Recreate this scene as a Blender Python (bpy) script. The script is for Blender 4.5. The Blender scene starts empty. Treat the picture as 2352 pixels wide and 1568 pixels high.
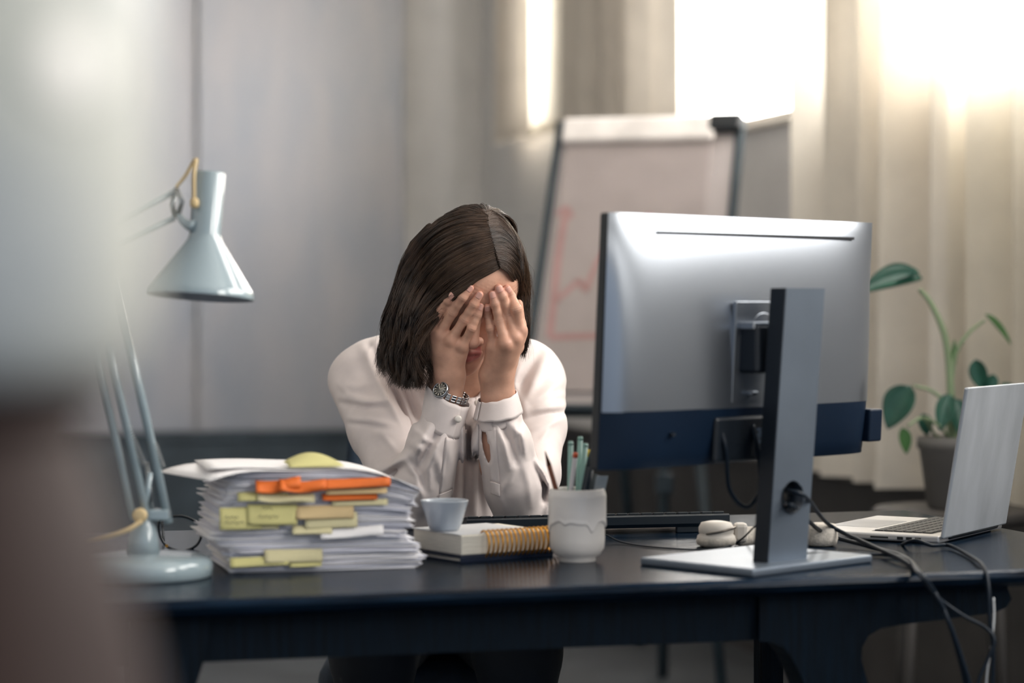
import bpy, bmesh, math, random
import numpy as np
from mathutils import Vector, Matrix

# ---------------------------------------------------------------- camera, world, light, exposure
F = 5400.0                      # focal length in pixels of the 2352 x 1568 frame
CX, HY = 1176.0, 700.0          # principal column, horizon row
CAMZ, DESKZ = 1.116, 0.740
scene = bpy.context.scene
COL = scene.collection
cam = bpy.data.cameras.new('camera')
cam.sensor_width = 36.0
cam.lens = F / 2352 * 36
cam.shift_y = (HY - 784) / 2352
cam.clip_start = 0.05
cam.dof.use_dof = True
cam.dof.focus_distance = 3.90
cam.dof.aperture_fstop = 2.3
cam_o = bpy.data.objects.new('camera', cam)
cam_o.location = (0, 0, CAMZ)
cam_o.rotation_euler = (math.pi / 2, 0, 0)
COL.objects.link(cam_o)
scene.camera = cam_o
vs = scene.view_settings
vs.view_transform = 'Standard'; vs.look = 'None'; vs.gamma = 1.0; vs.use_curve_mapping = False
vs.exposure = 0.30
try:
    scene.cycles.use_denoising = True
except Exception:
    pass

world = bpy.data.worlds.new('world'); scene.world = world
world.use_nodes = True
WB = world.node_tree.nodes['Background']
WB.inputs[0].default_value = (0.43, 0.50, 0.60, 1)
WB.inputs[1].default_value = 1.2

# right (window) wall frame: corner point, direction along the wall towards the camera, normal into the room
ROOM = math.radians(15.5)
WC = np.array([-0.155, 11.0]); WD = np.array([math.sin(ROOM), -math.cos(ROOM)]); WN = np.array([-math.cos(ROOM), -math.sin(ROOM)])
WANG = math.atan2(WD[1], WD[0])
def tpx(px, off=0.0):           # place along the window wall (off metres in front of it) seen at pixel column px
    k = (px - CX) / F; o = WC + WN * off
    return (k * o[1] - o[0]) / (WD[0] - k * WD[1])
HEAD_Z, CEIL = 3.15, 3.6
w3 = tpx(2090)
WINDOWS = [(tpx(1205), tpx(1300), 1.87), (tpx(1490), tpx(1985), 1.70)] + [(w3, w3 + 1.35, 1.70), (6.75, 8.85, 1.70), (9.4, 11.4, 1.70)]
WIN_E = 11.0                     # daylight: the bright overcast sky behind every pane
WIN_C = (1.0, 0.965, 0.915)

# ---------------------------------------------------------------- helpers
RNG = random.Random(7)
NR = np.random.default_rng(11)

def W(px, py, D):
    return np.array([(px - CX) / F * D, D, CAMZ - (py - HY) / F * D])

def on_desk(px, py, h=0.0):
    D = F * (CAMZ - DESKZ - h) / (py - HY)
    return W(px, py, D)

def lin(c):
    c = c.lstrip('#'); v = [int(c[i:i + 2], 16) / 255 for i in (0, 2, 4)]
    return tuple(x / 12.92 if x <= .04045 else ((x + .055) / 1.055) ** 2.4 for x in v)

MATS = {}
def mat(name, color='#888888', rough=.5, metal=0.0, vary=.06, scale=8.0, bump=0.0, bscale=60.0, stretch=None,
        spec=.5, coat=0.0, sheen=0.0, sss=0.0, trans=0.0, alpha=None, color2=None, attr=None, emit=0.0):
    if name in MATS: return MATS[name]
    m = bpy.data.materials.new(name); m.use_nodes = True
    nt = m.node_tree; N = nt.nodes; L = nt.links
    b = N['Principled BSDF']
    col = lin(color) if isinstance(color, str) else color
    tc = N.new('ShaderNodeTexCoord'); mp = N.new('ShaderNodeMapping')
    L.new(tc.outputs['Object'], mp.inputs[0])
    if stretch: mp.inputs['Scale'].default_value = stretch
    nz = N.new('ShaderNodeTexNoise'); nz.inputs['Scale'].default_value = scale; nz.inputs['Detail'].default_value = 5
    L.new(mp.outputs[0], nz.inputs[0])
    mx = N.new('ShaderNodeMix'); mx.data_type = 'RGBA'
    c2 = lin(color2) if color2 else tuple(min(1, x * (1 + 2 * vary)) for x in col)
    c1 = col if color2 else tuple(x * (1 - 2 * vary) for x in col)
    mx.inputs[6].default_value = (*c1, 1); mx.inputs[7].default_value = (*c2, 1)
    rp = N.new('ShaderNodeMapRange'); rp.inputs[1].default_value = .35; rp.inputs[2].default_value = .65
    L.new(nz.outputs['Fac'], rp.inputs[0]); L.new(rp.outputs[0], mx.inputs[0])
    out = mx.outputs[2]
    if attr:
        at = N.new('ShaderNodeAttribute'); at.attribute_name = attr
        m2 = N.new('ShaderNodeMix'); m2.data_type = 'RGBA'; m2.blend_type = 'MULTIPLY'; m2.inputs[0].default_value = 1
        L.new(out, m2.inputs[6]); L.new(at.outputs['Color'], m2.inputs[7]); out = m2.outputs[2]
    L.new(out, b.inputs['Base Color'])
    b.inputs['Roughness'].default_value = rough; b.inputs['Metallic'].default_value = metal
    b.inputs['Specular IOR Level'].default_value = spec
    b.inputs['Coat Weight'].default_value = coat; b.inputs['Coat Roughness'].default_value = .08
    b.inputs['Sheen Weight'].default_value = sheen
    if sss:
        b.inputs['Subsurface Weight'].default_value = sss
        b.inputs['Subsurface Radius'].default_value = (1, .35, .2); b.inputs['Subsurface Scale'].default_value = .006
    if emit:
        b.inputs['Emission Color'].default_value = (*col, 1); b.inputs['Emission Strength'].default_value = emit
    if bump:
        n2 = N.new('ShaderNodeTexNoise'); n2.inputs['Scale'].default_value = bscale; n2.inputs['Detail'].default_value = 4
        L.new(mp.outputs[0], n2.inputs[0])
        bp = N.new('ShaderNodeBump'); bp.inputs['Strength'].default_value = bump; bp.inputs['Distance'].default_value = .004
        L.new(n2.outputs['Fac'], bp.inputs['Height']); L.new(bp.outputs[0], b.inputs['Normal'])
    if trans:                                       # thin cloth or leaf that lets light through
        tr = N.new('ShaderNodeBsdfTranslucent'); L.new(out, tr.inputs[0])
        ms = N.new('ShaderNodeMixShader'); ms.inputs[0].default_value = trans
        L.new(b.outputs[0], ms.inputs[1]); L.new(tr.outputs[0], ms.inputs[2])
        L.new(ms.outputs[0], N['Material Output'].inputs[0])
    if alpha is not None:                           # thin clear pane
        tr = N.new('ShaderNodeBsdfTransparent'); ms = N.new('ShaderNodeMixShader'); ms.inputs[0].default_value = alpha
        L.new(tr.outputs[0], ms.inputs[1]); L.new(b.outputs[0], ms.inputs[2])
        L.new(ms.outputs[0], N['Material Output'].inputs[0])
    MATS[name] = m
    return m

def props(o, label=None, cat=None, group=None, kind=None):
    if label: o['label'] = label
    if cat: o['category'] = cat
    if group: o['group'] = group
    if kind: o['kind'] = kind
    return o

def thing(name, loc, rotz=0.0, label=None, cat=None, group=None, kind=None):
    o = bpy.data.objects.new(name, None); o.empty_display_size = .05
    o.location = tuple(loc); o.rotation_euler = (0, 0, rotz)
    COL.objects.link(o)
    return props(o, label, cat, group, kind)

def pmat(o):
    M = Matrix.Translation(o.location) @ o.rotation_euler.to_matrix().to_4x4()
    if o.parent: M = pmat(o.parent) @ M
    return M

def mobj(name, V, Fc, m, parent=None, smooth=False, world=False, label=None, cat=None, group=None, kind=None, loc=None, rotz=0):
    """one mesh object; world=True: verts are world coordinates"""
    V = np.asarray(V, dtype=float).reshape(-1, 3)
    if world and parent is not None:
        Mi = np.array(pmat(parent).inverted()); V = V @ Mi[:3, :3].T + Mi[:3, 3]
    elif world:
        if loc is None:
            loc = [(V[:, 0].min() + V[:, 0].max()) / 2, (V[:, 1].min() + V[:, 1].max()) / 2, V[:, 2].min()]
        V = V - np.asarray(loc)
    me = bpy.data.meshes.new(name)
    if isinstance(Fc, np.ndarray):
        n, k = Fc.shape
        me.vertices.add(len(V)); me.vertices.foreach_set('co', V.astype(np.float32).ravel())
        me.loops.add(n * k); me.loops.foreach_set('vertex_index', Fc.astype(np.int32).ravel())
        me.polygons.add(n); me.polygons.foreach_set('loop_start', np.arange(0, n * k, k, dtype=np.int32))
        me.update(calc_edges=True)
    else:
        me.from_pydata(V.tolist(), [], Fc); me.update()
    if smooth:
        me.polygons.foreach_set('use_smooth', np.ones(len(me.polygons), dtype=bool))
    if m: me.materials.append(m)
    o = bpy.data.objects.new(name, me)
    if loc is not None: o.location = tuple(loc)
    o.rotation_euler = (0, 0, rotz)
    if parent: o.parent = parent
    COL.objects.link(o)
    return props(o, label, cat, group, kind)

class MB:
    """collects verts / faces of one part"""
    def __init__(s): s.v = []; s.f = []
    def add(s, V, Fc):
        b = len(s.v); s.v += [tuple(map(float, p)) for p in V]; s.f += [[i + b for i in f] for f in Fc]; return s
    def build(s, name, m, parent=None, smooth=False, **k): return mobj(name, s.v, s.f, m, parent, smooth, **k)

def rz(a):
    c, s = math.cos(a), math.sin(a); return np.array([[c, -s, 0], [s, c, 0], [0, 0, 1]])

def basis(z, x=None):
    z = np.asarray(z, float); z = z / np.linalg.norm(z)
    x = np.array([1., 0, 0]) if x is None else np.asarray(x, float)
    x = x - z * (x @ z)
    if np.linalg.norm(x) < 1e-6: x = np.array([0, 1., 0]) - z * z[1]
    x = x / np.linalg.norm(x); y = np.cross(z, x)
    return np.stack([x, y, z], 1)

def g_box(lo, hi, bev=0.0, seg=2):
    bm = bmesh.new(); bmesh.ops.create_cube(bm, size=1)
    lo = np.array(lo, float); hi = np.array(hi, float)
    for v in bm.verts:
        v.co = Vector((lo + hi) / 2 + np.array(v.co) * (hi - lo))
    if bev: bmesh.ops.bevel(bm, geom=bm.edges[:], offset=bev, segments=seg, profile=.5, affect='EDGES')
    bm.verts.ensure_lookup_table()
    V = [tuple(v.co) for v in bm.verts]; Fc = [[v.index for v in f.verts] for f in bm.faces]
    bm.free(); return V, Fc

def g_lathe(prof, n=40, cap0=True, cap1=True):
    V = []; Fc = []
    for r, z in prof:
        for i in range(n):
            a = 2 * math.pi * i / n; V.append((r * math.cos(a), r * math.sin(a), z))
    for j in range(len(prof) - 1):
        for i in range(n):
            k = (i + 1) % n; Fc.append([j * n + i, j * n + k, (j + 1) * n + k, (j + 1) * n + i])
    if cap0: Fc.append(list(range(n))[::-1])
    if cap1: Fc.append([(len(prof) - 1) * n + i for i in range(n)])
    return V, Fc

def smooth_path(P, n=8):
    P = np.asarray(P, float)
    if len(P) < 3: return P
    Q = np.vstack([2 * P[0] - P[1], P, 2 * P[-1] - P[-2]]); out = []
    for i in range(1, len(Q) - 2):
        p0, p1, p2, p3 = Q[i - 1:i + 3]
        for t in np.linspace(0, 1, n, endpoint=False):
            out.append(.5 * ((2 * p1) + (-p0 + p2) * t + (2 * p0 - 5 * p1 + 4 * p2 - p3) * t * t + (-p0 + 3 * p1 - 3 * p2 + p3) * t ** 3))
    out.append(P[-1]); return np.array(out)

def g_tube(P, r, n=8, closed=False):
    P = np.asarray(P, float); m = len(P)
    R = np.full(m, r) if np.isscalar(r) else np.asarray(r, float)
    if len(R) != m: R = np.interp(np.linspace(0, 1, m), np.linspace(0, 1, len(R)), R)
    T = np.gradient(P, axis=0)
    if closed: T = np.roll(P, -1, 0) - np.roll(P, 1, 0)
    T /= np.maximum(np.linalg.norm(T, axis=1)[:, None], 1e-9)
    u = np.cross(T[0], [0, 0, 1.])
    if np.linalg.norm(u) < .1: u = np.cross(T[0], [1., 0, 0])
    V = []; Fc = []
    for i in range(m):
        u = u - T[i] * (u @ T[i]); u /= max(np.linalg.norm(u), 1e-9); w = np.cross(T[i], u)
        for k in range(n):
            a = 2 * math.pi * k / n; V.append(P[i] + R[i] * (math.cos(a) * u + math.sin(a) * w))
    for i in range(m if closed else m - 1):
        j = (i + 1) % m
        for k in range(n):
            l = (k + 1) % n; Fc.append([i * n + k, i * n + l, j * n + l, j * n + k])
    if not closed: Fc += [list(range(n))[::-1], [(m - 1) * n + k for k in range(n)]]
    return V, Fc

def g_prism(poly, y0, y1):
    """polygon in (x, z), extruded along y"""
    n = len(poly)
    V = [(p[0], y0, p[1]) for p in poly] + [(p[0], y1, p[1]) for p in poly]
    Fc = [list(range(n)), list(range(n, 2 * n))[::-1]]
    for i in range(n):
        j = (i + 1) % n; Fc.append([i, i + n, j + n, j])
    return V, Fc

def xf(g, M=None, t=(0, 0, 0)):
    V, Fc = g; V = np.asarray(V, float)
    if M is not None: V = V @ np.asarray(M).T
    return V + np.asarray(t, float), Fc

def g_grid(fn, nu, nv):
    V = [fn(i / nu, j / nv) for j in range(nv + 1) for i in range(nu + 1)]
    Fc = [[j * (nu + 1) + i, j * (nu + 1) + i + 1, (j + 1) * (nu + 1) + i + 1, (j + 1) * (nu + 1) + i] for j in range(nv) for i in range(nu)]
    return V, Fc

def g_slab(fn, nu, nv, nrm, th):
    """grid with thickness th along nrm"""
    V, Fc = g_grid(fn, nu, nv); n = len(V); V2 = [np.asarray(p) + np.asarray(nrm) * th for p in V]
    F2 = [[i + n for i in f][::-1] for f in Fc]; ring = []
    ring += list(range(nu)); ring += [j * (nu + 1) + nu for j in range(nv)]
    ring += [nv * (nu + 1) + i for i in range(nu, 0, -1)]; ring += [j * (nu + 1) for j in range(nv, 0, -1)]
    S = []
    for a in range(len(ring)):
        b = (a + 1) % len(ring); S.append([ring[b], ring[a], ring[a] + n, ring[b] + n])
    return list(map(tuple, V)) + list(map(tuple, V2)), Fc + F2 + S

# signed distance fields -> mesh (surface nets)
def s_cap(P, a, b, ra, rb):
    a = np.asarray(a); b = np.asarray(b); ba = b - a
    h = np.clip((P - a) @ ba / max(ba @ ba, 1e-12), 0, 1)
    return np.linalg.norm(P - a - h[:, None] * ba, axis=1) - (ra + (rb - ra) * h)
def s_ell(P, c, r, R=None):
    p = P - np.asarray(c)
    if R is not None: p = p @ R
    r = np.asarray(r, float)
    k0 = np.linalg.norm(p / r, axis=1); k1 = np.linalg.norm(p / (r * r), axis=1)
    return k0 * (k0 - 1) / np.maximum(k1, 1e-9)
def s_sph(P, c, r): return np.linalg.norm(P - np.asarray(c), axis=1) - r
def smin(a, b, k):
    h = np.maximum(k - np.abs(a - b), 0) / k
    return np.minimum(a, b) - h * h * k * .25
def smax(a, b, k): return -smin(-a, -b, k)
def s_chain(P, pts, rad, k=None):
    d = None
    for i in range(len(pts) - 1):
        e = s_cap(P, pts[i], pts[i + 1], rad[i], rad[i + 1])
        d = e if d is None else (smin(d, e, k) if k else np.minimum(d, e))
    return d

def sdf_mesh(fn, lo, hi, h):
    lo = np.asarray(lo, float); hi = np.asarray(hi, float); q = 4
    nc = np.ceil((hi - lo) / (h * q)).astype(int)
    ax = [lo[i] + np.arange(nc[i] + 1) * h * q for i in range(3)]
    G = np.stack(np.meshgrid(*ax, indexing='ij'), -1).reshape(-1, 3)
    dc = fn(G).reshape(nc + 1)
    act = np.zeros(nc, bool); thr = h * q * 2.0
    for i in (0, 1):
        for j in (0, 1):
            for k in (0, 1):
                act |= np.abs(dc[i:nc[0] + i, j:nc[1] + j, k:nc[2] + k]) < thr
    nf = nc * q + 1
    idx = [np.minimum((np.arange(nf[i]) + q // 2) // q, nc[i]) for i in range(3)]
    D = dc[np.ix_(*idx)].astype(np.float32)
    am = np.zeros(nf, bool)
    A = act.repeat(q, 0).repeat(q, 1).repeat(q, 2)
    for i in (0, 1):
        for j in (0, 1):
            for k in (0, 1):
                am[i:i + A.shape[0], j:j + A.shape[1], k:k + A.shape[2]] |= A
    ii = np.argwhere(am)
    D[am] = fn(lo + ii * h)
    S = D < 0
    n0, n1, n2 = nf
    cnt = np.zeros((n0 - 1, n1 - 1, n2 - 1), np.int8)
    offs = [(i, j, k) for i in (0, 1) for j in (0, 1) for k in (0, 1)]
    for o in offs: cnt += S[o[0]:n0 - 1 + o[0], o[1]:n1 - 1 + o[1], o[2]:n2 - 1 + o[2]]
    cells = np.argwhere((cnt > 0) & (cnt < 8))
    acc = np.zeros((len(cells), 3)); num = np.zeros(len(cells))
    for a in range(3):
        for o in offs:
            if o[a]: continue
            o2 = list(o); o2[a] = 1
            pa = cells + o; pb = cells + o2
            da = D[pa[:, 0], pa[:, 1], pa[:, 2]]; db = D[pb[:, 0], pb[:, 1], pb[:, 2]]
            x = (da < 0) != (db < 0)
            t = np.where(x, da / np.where(x, da - db, 1), 0)
            q_ = pa.astype(float); q_[:, a] += t
            acc[x] += q_[x]; num[x] += 1
    V = lo + acc / num[:, None] * h
    vid = -np.ones((n0 - 1, n1 - 1, n2 - 1), np.int64); vid[tuple(cells.T)] = np.arange(len(cells))
    quads = []
    for a in range(3):
        b, c = (a + 1) % 3, (a + 2) % 3
        s0 = [slice(None)] * 3; s1 = [slice(None)] * 3
        s0[a] = slice(0, -1); s1[a] = slice(1, None)
        for t in (b, c): s0[t] = slice(1, -1); s1[t] = slice(1, -1)
        e0 = S[tuple(s0)]; e1 = S[tuple(s1)]
        for flip, mk in ((False, e0 & ~e1), (True, ~e0 & e1)):
            p = np.argwhere(mk); p[:, b] += 1; p[:, c] += 1
            def cell(db, dcc):
                r = p.copy(); r[:, b] -= db; r[:, c] -= dcc; return vid[r[:, 0], r[:, 1], r[:, 2]]
            Q = np.stack([cell(1, 1), cell(0, 1), cell(0, 0), cell(1, 0)], 1)
            quads.append(Q[:, ::-1] if flip else Q)
    Q = np.concatenate(quads); Q = Q[(Q >= 0).all(1)]
    return V, Q

def jitter(a): return RNG.uniform(-a, a)
# ---------------------------------------------------------------- the room
M_wall = mat('wall_plaster', '#e4e2df', .8, vary=.03, scale=3, bump=.1, bscale=40)
M_floor = mat('floor_concrete', '#393d41', .6, vary=.12, scale=4, bump=.1)
M_panel = mat('panel_metal', '#b7bdc8', .40, .35, vary=.07, scale=2.2, color2='#c8c8ce', stretch=(2.2, 1, .7))
M_dark = mat('dark_wainscot', '#4d5a64', .55, vary=.1, scale=5)
M_brown = mat('dark_lower_wall', '#393634', .6, vary=.1, scale=5)
M_frame = mat('window_frame_paint', '#d9d2c6', .45)
M_glass = mat('window_glass', '#ffffff', .02, alpha=.06)

M_day = bpy.data.materials.new('daylight_sky'); M_day.use_nodes = True
_n = M_day.node_tree.nodes; _n.clear()
_e = _n.new('ShaderNodeEmission'); _e.inputs[0].default_value = (*WIN_C, 1); _e.inputs[1].default_value = WIN_E
_o = _n.new('ShaderNodeOutputMaterial'); M_day.node_tree.links.new(_e.outputs[0], _o.inputs[0])

mobj('floor', *g_box((-7, -2.5, -.1), (7, 13, 0)), M_floor, kind='structure')
mobj('ceiling', *g_box((-7, -2.5, CEIL), (7, 13, CEIL + .1)), M_wall, kind='structure')

wr = thing('wall_right', (WC[0], WC[1], 0), WANG, kind='structure')
b = MB(); T1 = 13.0; DADO = .605
last = 0.0
for t0, t1, sill in WINDOWS:
    b.add(*g_box((last, 0, DADO), (t0, .08, CEIL))); last = t1
    b.add(*g_box((t0, 0, DADO), (t1, .08, sill))); b.add(*g_box((t0, 0, HEAD_Z), (t1, .08, CEIL)))
b.add(*g_box((last, 0, DADO), (T1, .08, CEIL)))
b.build('plaster', M_wall, wr)
b = MB(); b.add(*g_box((0, -.03, 0), (T1, .08, DADO))); b.build('lower_wall', M_brown, wr)
b = MB(); b.add(*g_box((0, -.05, DADO), (T1, 0, DADO + .02), .004)); b.build('dado_rail', M_brown, wr)
for i, (t0, t1, sill) in enumerate(WINDOWS):
    c = WC + WD * t0
    w = thing('window_%d' % (i + 1), (c[0], c[1], sill), WANG, kind='structure')
    wd, hh = t1 - t0, HEAD_Z - sill
    for (x0, x1, z0, z1) in ((0, .03, 0, hh), (wd - .03, wd, 0, hh), (.03, wd - .03, 0, .03), (.03, wd - .03, hh - .03, hh)):
        mobj('window_frame', *g_box((x0, .02, z0), (x1, .05, z1), .004), M_frame, w)
    mobj('pane', *g_box((.03, .032, .03), (wd - .03, .036, hh - .03)), M_glass, w)
    mobj('daylight', [(0, .075, 0), (wd, .075, 0), (wd, .075, hh), (0, .075, hh)], [[0, 1, 2, 3]], M_day, w)
    mobj('window_sill', *g_box((-.02, -.02, -.02), (wd + .02, .02, 0.0), .004), M_frame, w)

bang = math.atan2(-WD[0], WD[1])   # back wall direction (to the left)
BD = np.array([math.cos(bang), math.sin(bang)])
wb = thing('wall_back', (WC[0], WC[1], 0), bang, kind='structure')
mobj('plaster', *g_box((-.3, -.2, 0), (6.5, 0, CEIL)), M_wall, wb)
x = .358
for i in range(6):
    mobj('panel', *g_box((x + .008, 0, .545), (x + .962, .03, CEIL - .02), .006), M_panel, wb)
    x += .97
mobj('trim_1', *xf(g_box((.33, 0, .50), (6.4, .05, .54), .006), rz(bang), (WC[0], WC[1], 0)), M_dark, kind='structure')
mobj('trim_2', *xf(g_box((-.02, 0.0, 0), (6.4, .035, .50), .006), rz(bang), (WC[0], WC[1], 0)), M_dark, kind='structure')
# closing walls outside the picture (they only bounce light)
mobj('wall_left', *xf(g_box((0, 0, 0), (12, .2, CEIL)), rz(math.atan2(WD[1], WD[0])), (WC[0] + BD[0] * 5.6, WC[1] + BD[1] * 5.6 - .1, 0)), M_wall, kind='structure')

def curtain(p0, p1, folds, amp, off, m, label, z0=.63, z1=3.35, seed=0, flare=0.0):
    rg = random.Random(seed); ph = [rg.uniform(0, 6.28) for _ in range(4)]
    t0, t1 = tpx(p0, off), tpx(p1, off)
    c = WC + WD * t0
    o = thing('curtain', (c[0], c[1], z0), WANG, label, 'curtain', 'long cream curtains on the window wall')
    wd = t1 - t0
    def fn(u, v):
        a = amp * (.75 + .25 * math.sin(9 * u + ph[0])) * (1 - .25 * v)
        uu = u + .012 * math.sin(2 * v + ph[1]) / max(wd, .3) * v
        y = -off - a * math.sin(2 * math.pi * folds * uu + ph[2] + .5 * math.sin(5 * u + ph[3])) - .3 * a * math.sin(4 * math.pi * folds * uu + ph[1])
        xx = wd * u + flare * (1 - v) * (u - .5) + .25 * a * math.cos(2 * math.pi * folds * uu + ph[2])
        return (xx, y, v * (z1 - z0))
    mobj('cloth', *g_grid(fn, int(folds * 22), 14), m, o, True)
    mobj('header_tape', *xf(g_grid(lambda u, v: fn(u, .975 + .025 * v), int(folds * 22), 1), None, (0, -.004, 0)), m, o, True)
    mobj('hem', *xf(g_grid(lambda u, v: fn(u, .02 * v), int(folds * 22), 1), None, (0, -.004, 0)), m, o, True)
    return o
M_cur = mat('curtain_cloth', '#d8cfc2', .85, vary=.03, scale=5, trans=.05)
M_cur2 = mat('curtain_cloth_light', '#f7f0e4', .85, vary=.03, scale=5, trans=.2)
M_sheer = mat('sheer_curtain_cloth', '#f7f1e4', .85, vary=.03, scale=5, trans=.45)
curtain(1140, 1214, 3, .03, .09, M_cur, 'narrow cream curtain at the far window beside the grey wall panels', seed=1, z0=1.83)
curtain(1216, 1292, 2, .02, .09, M_sheer, 'pale backlit curtain strip right of the narrow far curtain', seed=6, z0=1.83)
curtain(1296, 1556, 5, .035, .09, M_cur, 'beige curtain hanging behind the flip chart, left of the bright window', seed=2, z0=1.66)
curtain(1868, 2196, 4, .08, .10, M_cur2, 'cream curtain between the bright window and the potted plant', seed=3)
curtain(2200, 2560, 4, .07, .10, M_sheer, 'sheer sunlit curtain at the right edge behind the plant and laptop', seed=4)
mobj('curtain_rail', *xf(g_tube([(0.05, -.12, 3.38), (12.0, -.12, 3.38)], .014, 10), rz(WANG), (WC[0], WC[1], 0)), M_frame, None, True,
     label='long pale curtain rail above the windows', cat='curtain rail')

# ---------------------------------------------------------------- flip chart
M_wb = mat('board_white', '#b3abaa', .45, vary=.02)
M_paper_fc = mat('flip_paper', '#a49a98', .7, vary=.02)
M_blk = mat('black_plastic', '#10161b', .4)
M_slate = mat('slate_frame', '#2d3a42', .4)
M_red = mat('red_marker', '#a98583', .6, vary=.05)
TL = W(1287, 283, 7.3); E1 = np.array([.548, -.15, 0]); E2 = np.array([-.1665, -.44, -.863])
n1 = np.linalg.norm(E1); n2 = np.linalg.norm(E2)
fx = E1 / n1; fz = -E2 / n2; fz = fz - fx * (fx @ fz); fz /= np.linalg.norm(fz); fy = np.cross(fz, fx)   # fy: away from the camera
FM = np.stack([fx, fy, fz], 1)
fc = thing('flip_chart', (float(TL[0] + .15), float(TL[1]) - .1, 0), 0, 'white flip chart on a dark easel with a red hand-drawn line graph', 'flip chart')
def fcp(name, g, m, smooth=False, **k): return mobj(name, *xf(g, FM, TL), m, k.pop('parent', fc), smooth, world=True, **k)
bd = fcp('board', g_box((0, 0, -n2), (n1, .02, 0), .004), M_wb)
fcp('frame_side', g_box((-.012, -.008, -n2 - .01), (.014, .024, .006), .006), M_slate)
fcp('frame_side', g_box((n1 - .014, -.008, -n2 - .01), (n1 + .012, .024, .006), .006), M_slate)
fcp('frame_bottom', g_box((.014, -.006, -n2 - .012), (n1 - .014, .022, -n2 + .012), .004), M_slate)
fcp('clamp_bar', g_box((.016, -.03, -.085), (n1 - .075, -.002, .004), .012), mat('clamp_white', '#ece6e2', .35))
fcp('corner_clip', g_box((n1 - .095, -.035, -.055), (n1 + .008, .0, .008), .012), M_blk)
fcp('paper_pad', g_box((.03, -.012, -n2 + .05), (n1 - .085, -.001, -.07), .002), M_paper_fc)
fcp('pen_tray', g_box((.03, -.06, -n2 - .03), (n1 - .03, -.0, -n2 - .012), .004), M_slate)
def bp_(px, py):      # pixel -> board plane coordinates (x, z)
    d = W(px, py, 1.0) - np.array([0, 0, CAMZ]); o = np.array([0, 0, CAMZ])
    k = ((TL - o) @ fy - .0135) / (d @ fy); p = o + d * k - TL
    return p @ fx, p @ fz
def stroke(pts, w=.012):
    P = smooth_path([(bp_(*p)[0], -.0125, bp_(*p)[1]) for p in pts], 5)
    P = np.asarray(P); T = np.gradient(P, axis=0); T /= np.linalg.norm(T, axis=1)[:, None]
    S = np.stack([-T[:, 2], 0 * T[:, 0], T[:, 0]], 1) * w / 2
    V = list(P - S) + list(P + S); n = len(P)
    fcp('marker_line', (V, [[i, i + 1, n + i + 1, n + i] for i in range(n - 1)]), M_red)
stroke([(1298, 492), (1282, 590), (1272, 690), (1262, 772)], .022)
stroke([(1262, 774), (1320, 772), (1400, 770), (1480, 768)], .022)
stroke([(1277, 690), (1305, 665), (1330, 643)], .018); stroke([(1328, 640), (1345, 668)], .018)
stroke([(1345, 668), (1362, 625), (1380, 590), (1410, 560), (1497, 490)], .018)
stroke([(1280, 492), (1300, 478), (1312, 500)], .02)
for (tx, ty, bx_, by_) in ((1528, 935, 1522, 7.05), (1580, 945, 1660, 6.7)):
    p0 = W(tx, ty, 6.95); p1 = np.array([(bx_ - CX) / F * by_, by_, .0])
    mobj('leg', *g_tube([p0 + np.array([0, .03, .25]), p1], .017, 10), M_slate, fc, True, world=True)
mobj('leg', *g_tube([W(1400, 700, 7.35), np.array([.42, 7.75, 0])], .017, 10), M_slate, fc, True, world=True)
mobj('leg_joint', *xf(g_box((-.025, -.025, -.03), (.025, .025, .03), .006), None, W(1526, 1110, 6.98)), M_slate, fc, world=True)

# ---------------------------------------------------------------- potted plant on a stool by the curtain
M_leaf = mat('leaf', '#2c5a4a', .35, vary=.2, scale=9, trans=.12)
M_leaf2 = mat('leaf_light', '#4f7a45', .4, vary=.2, scale=9, trans=.25)
M_stem = mat('stem', '#879a76', .5)
PD = 5.3
pb = W(2186, 1165, PD)
st = thing('plant_stool', (pb[0], pb[1], 0), .3, 'dark round stool under the plant pot behind the laptop', 'stool')
mobj('seat', *xf(g_lathe([(.17, 0), (.18, .006), (.18, .026), (.17, .032)], 36), None, (0, 0, pb[2] - .032)), M_brown, st, True)
for a in range(4):
    c, s = math.cos(a * 1.5708 + .4), math.sin(a * 1.5708 + .4)
    mobj('leg', *g_tube([(.12 * c, .12 * s, pb[2] - .032), (.17 * c, .17 * s, 0)], [.016, .011], 10), M_brown, st, True)
pl = thing('potted_plant', pb, 0, 'leafy green potted plant behind the laptop by the cream curtain', 'plant')
mobj('pot', *g_lathe([(.045, 0), (.055, .004), (.072, .13), (.078, .135), (.078, .16), (.070, .16), (.066, .13)], 36, cap1=False), mat('pot_grey', '#6d6a66', .6), pl, True)
mobj('soil', *xf(g_lathe([(.066, 0), (.03, .006)], 24), None, (0, 0, .135)), mat('soil', '#2a211b', .9, bump=.5), pl, True)
root = pb + np.array([0, 0, .14])
def leaf(base, tip, wid, curl, m, face):
    base = np.asarray(base); tip = np.asarray(tip); d = tip - base; L_ = np.linalg.norm(d); d = d / L_
    n = np.asarray(face, float); n -= d * (n @ d); n /= np.linalg.norm(n); s = np.cross(d, n)
    def fn(u, v):
        w_ = wid * (math.sin(math.pi * min(1, v ** .75)) ** .8 if 0 < v < 1 else 0) + .0008
        q = (u - .5) * 2
        return base + d * L_ * v + s * w_ * q + n * (curl * (q * q) * w_ - .12 * L_ * (v - .4) ** 2 + .02 * L_)
    return g_slab(fn, 8, 12, n, .0012)
def stem(pts, r0=.007, r1=.004):
    mobj('stem', *g_tube(smooth_path(pts, 6), [r0, r1], 8), M_stem, pl, True, world=True)
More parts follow.
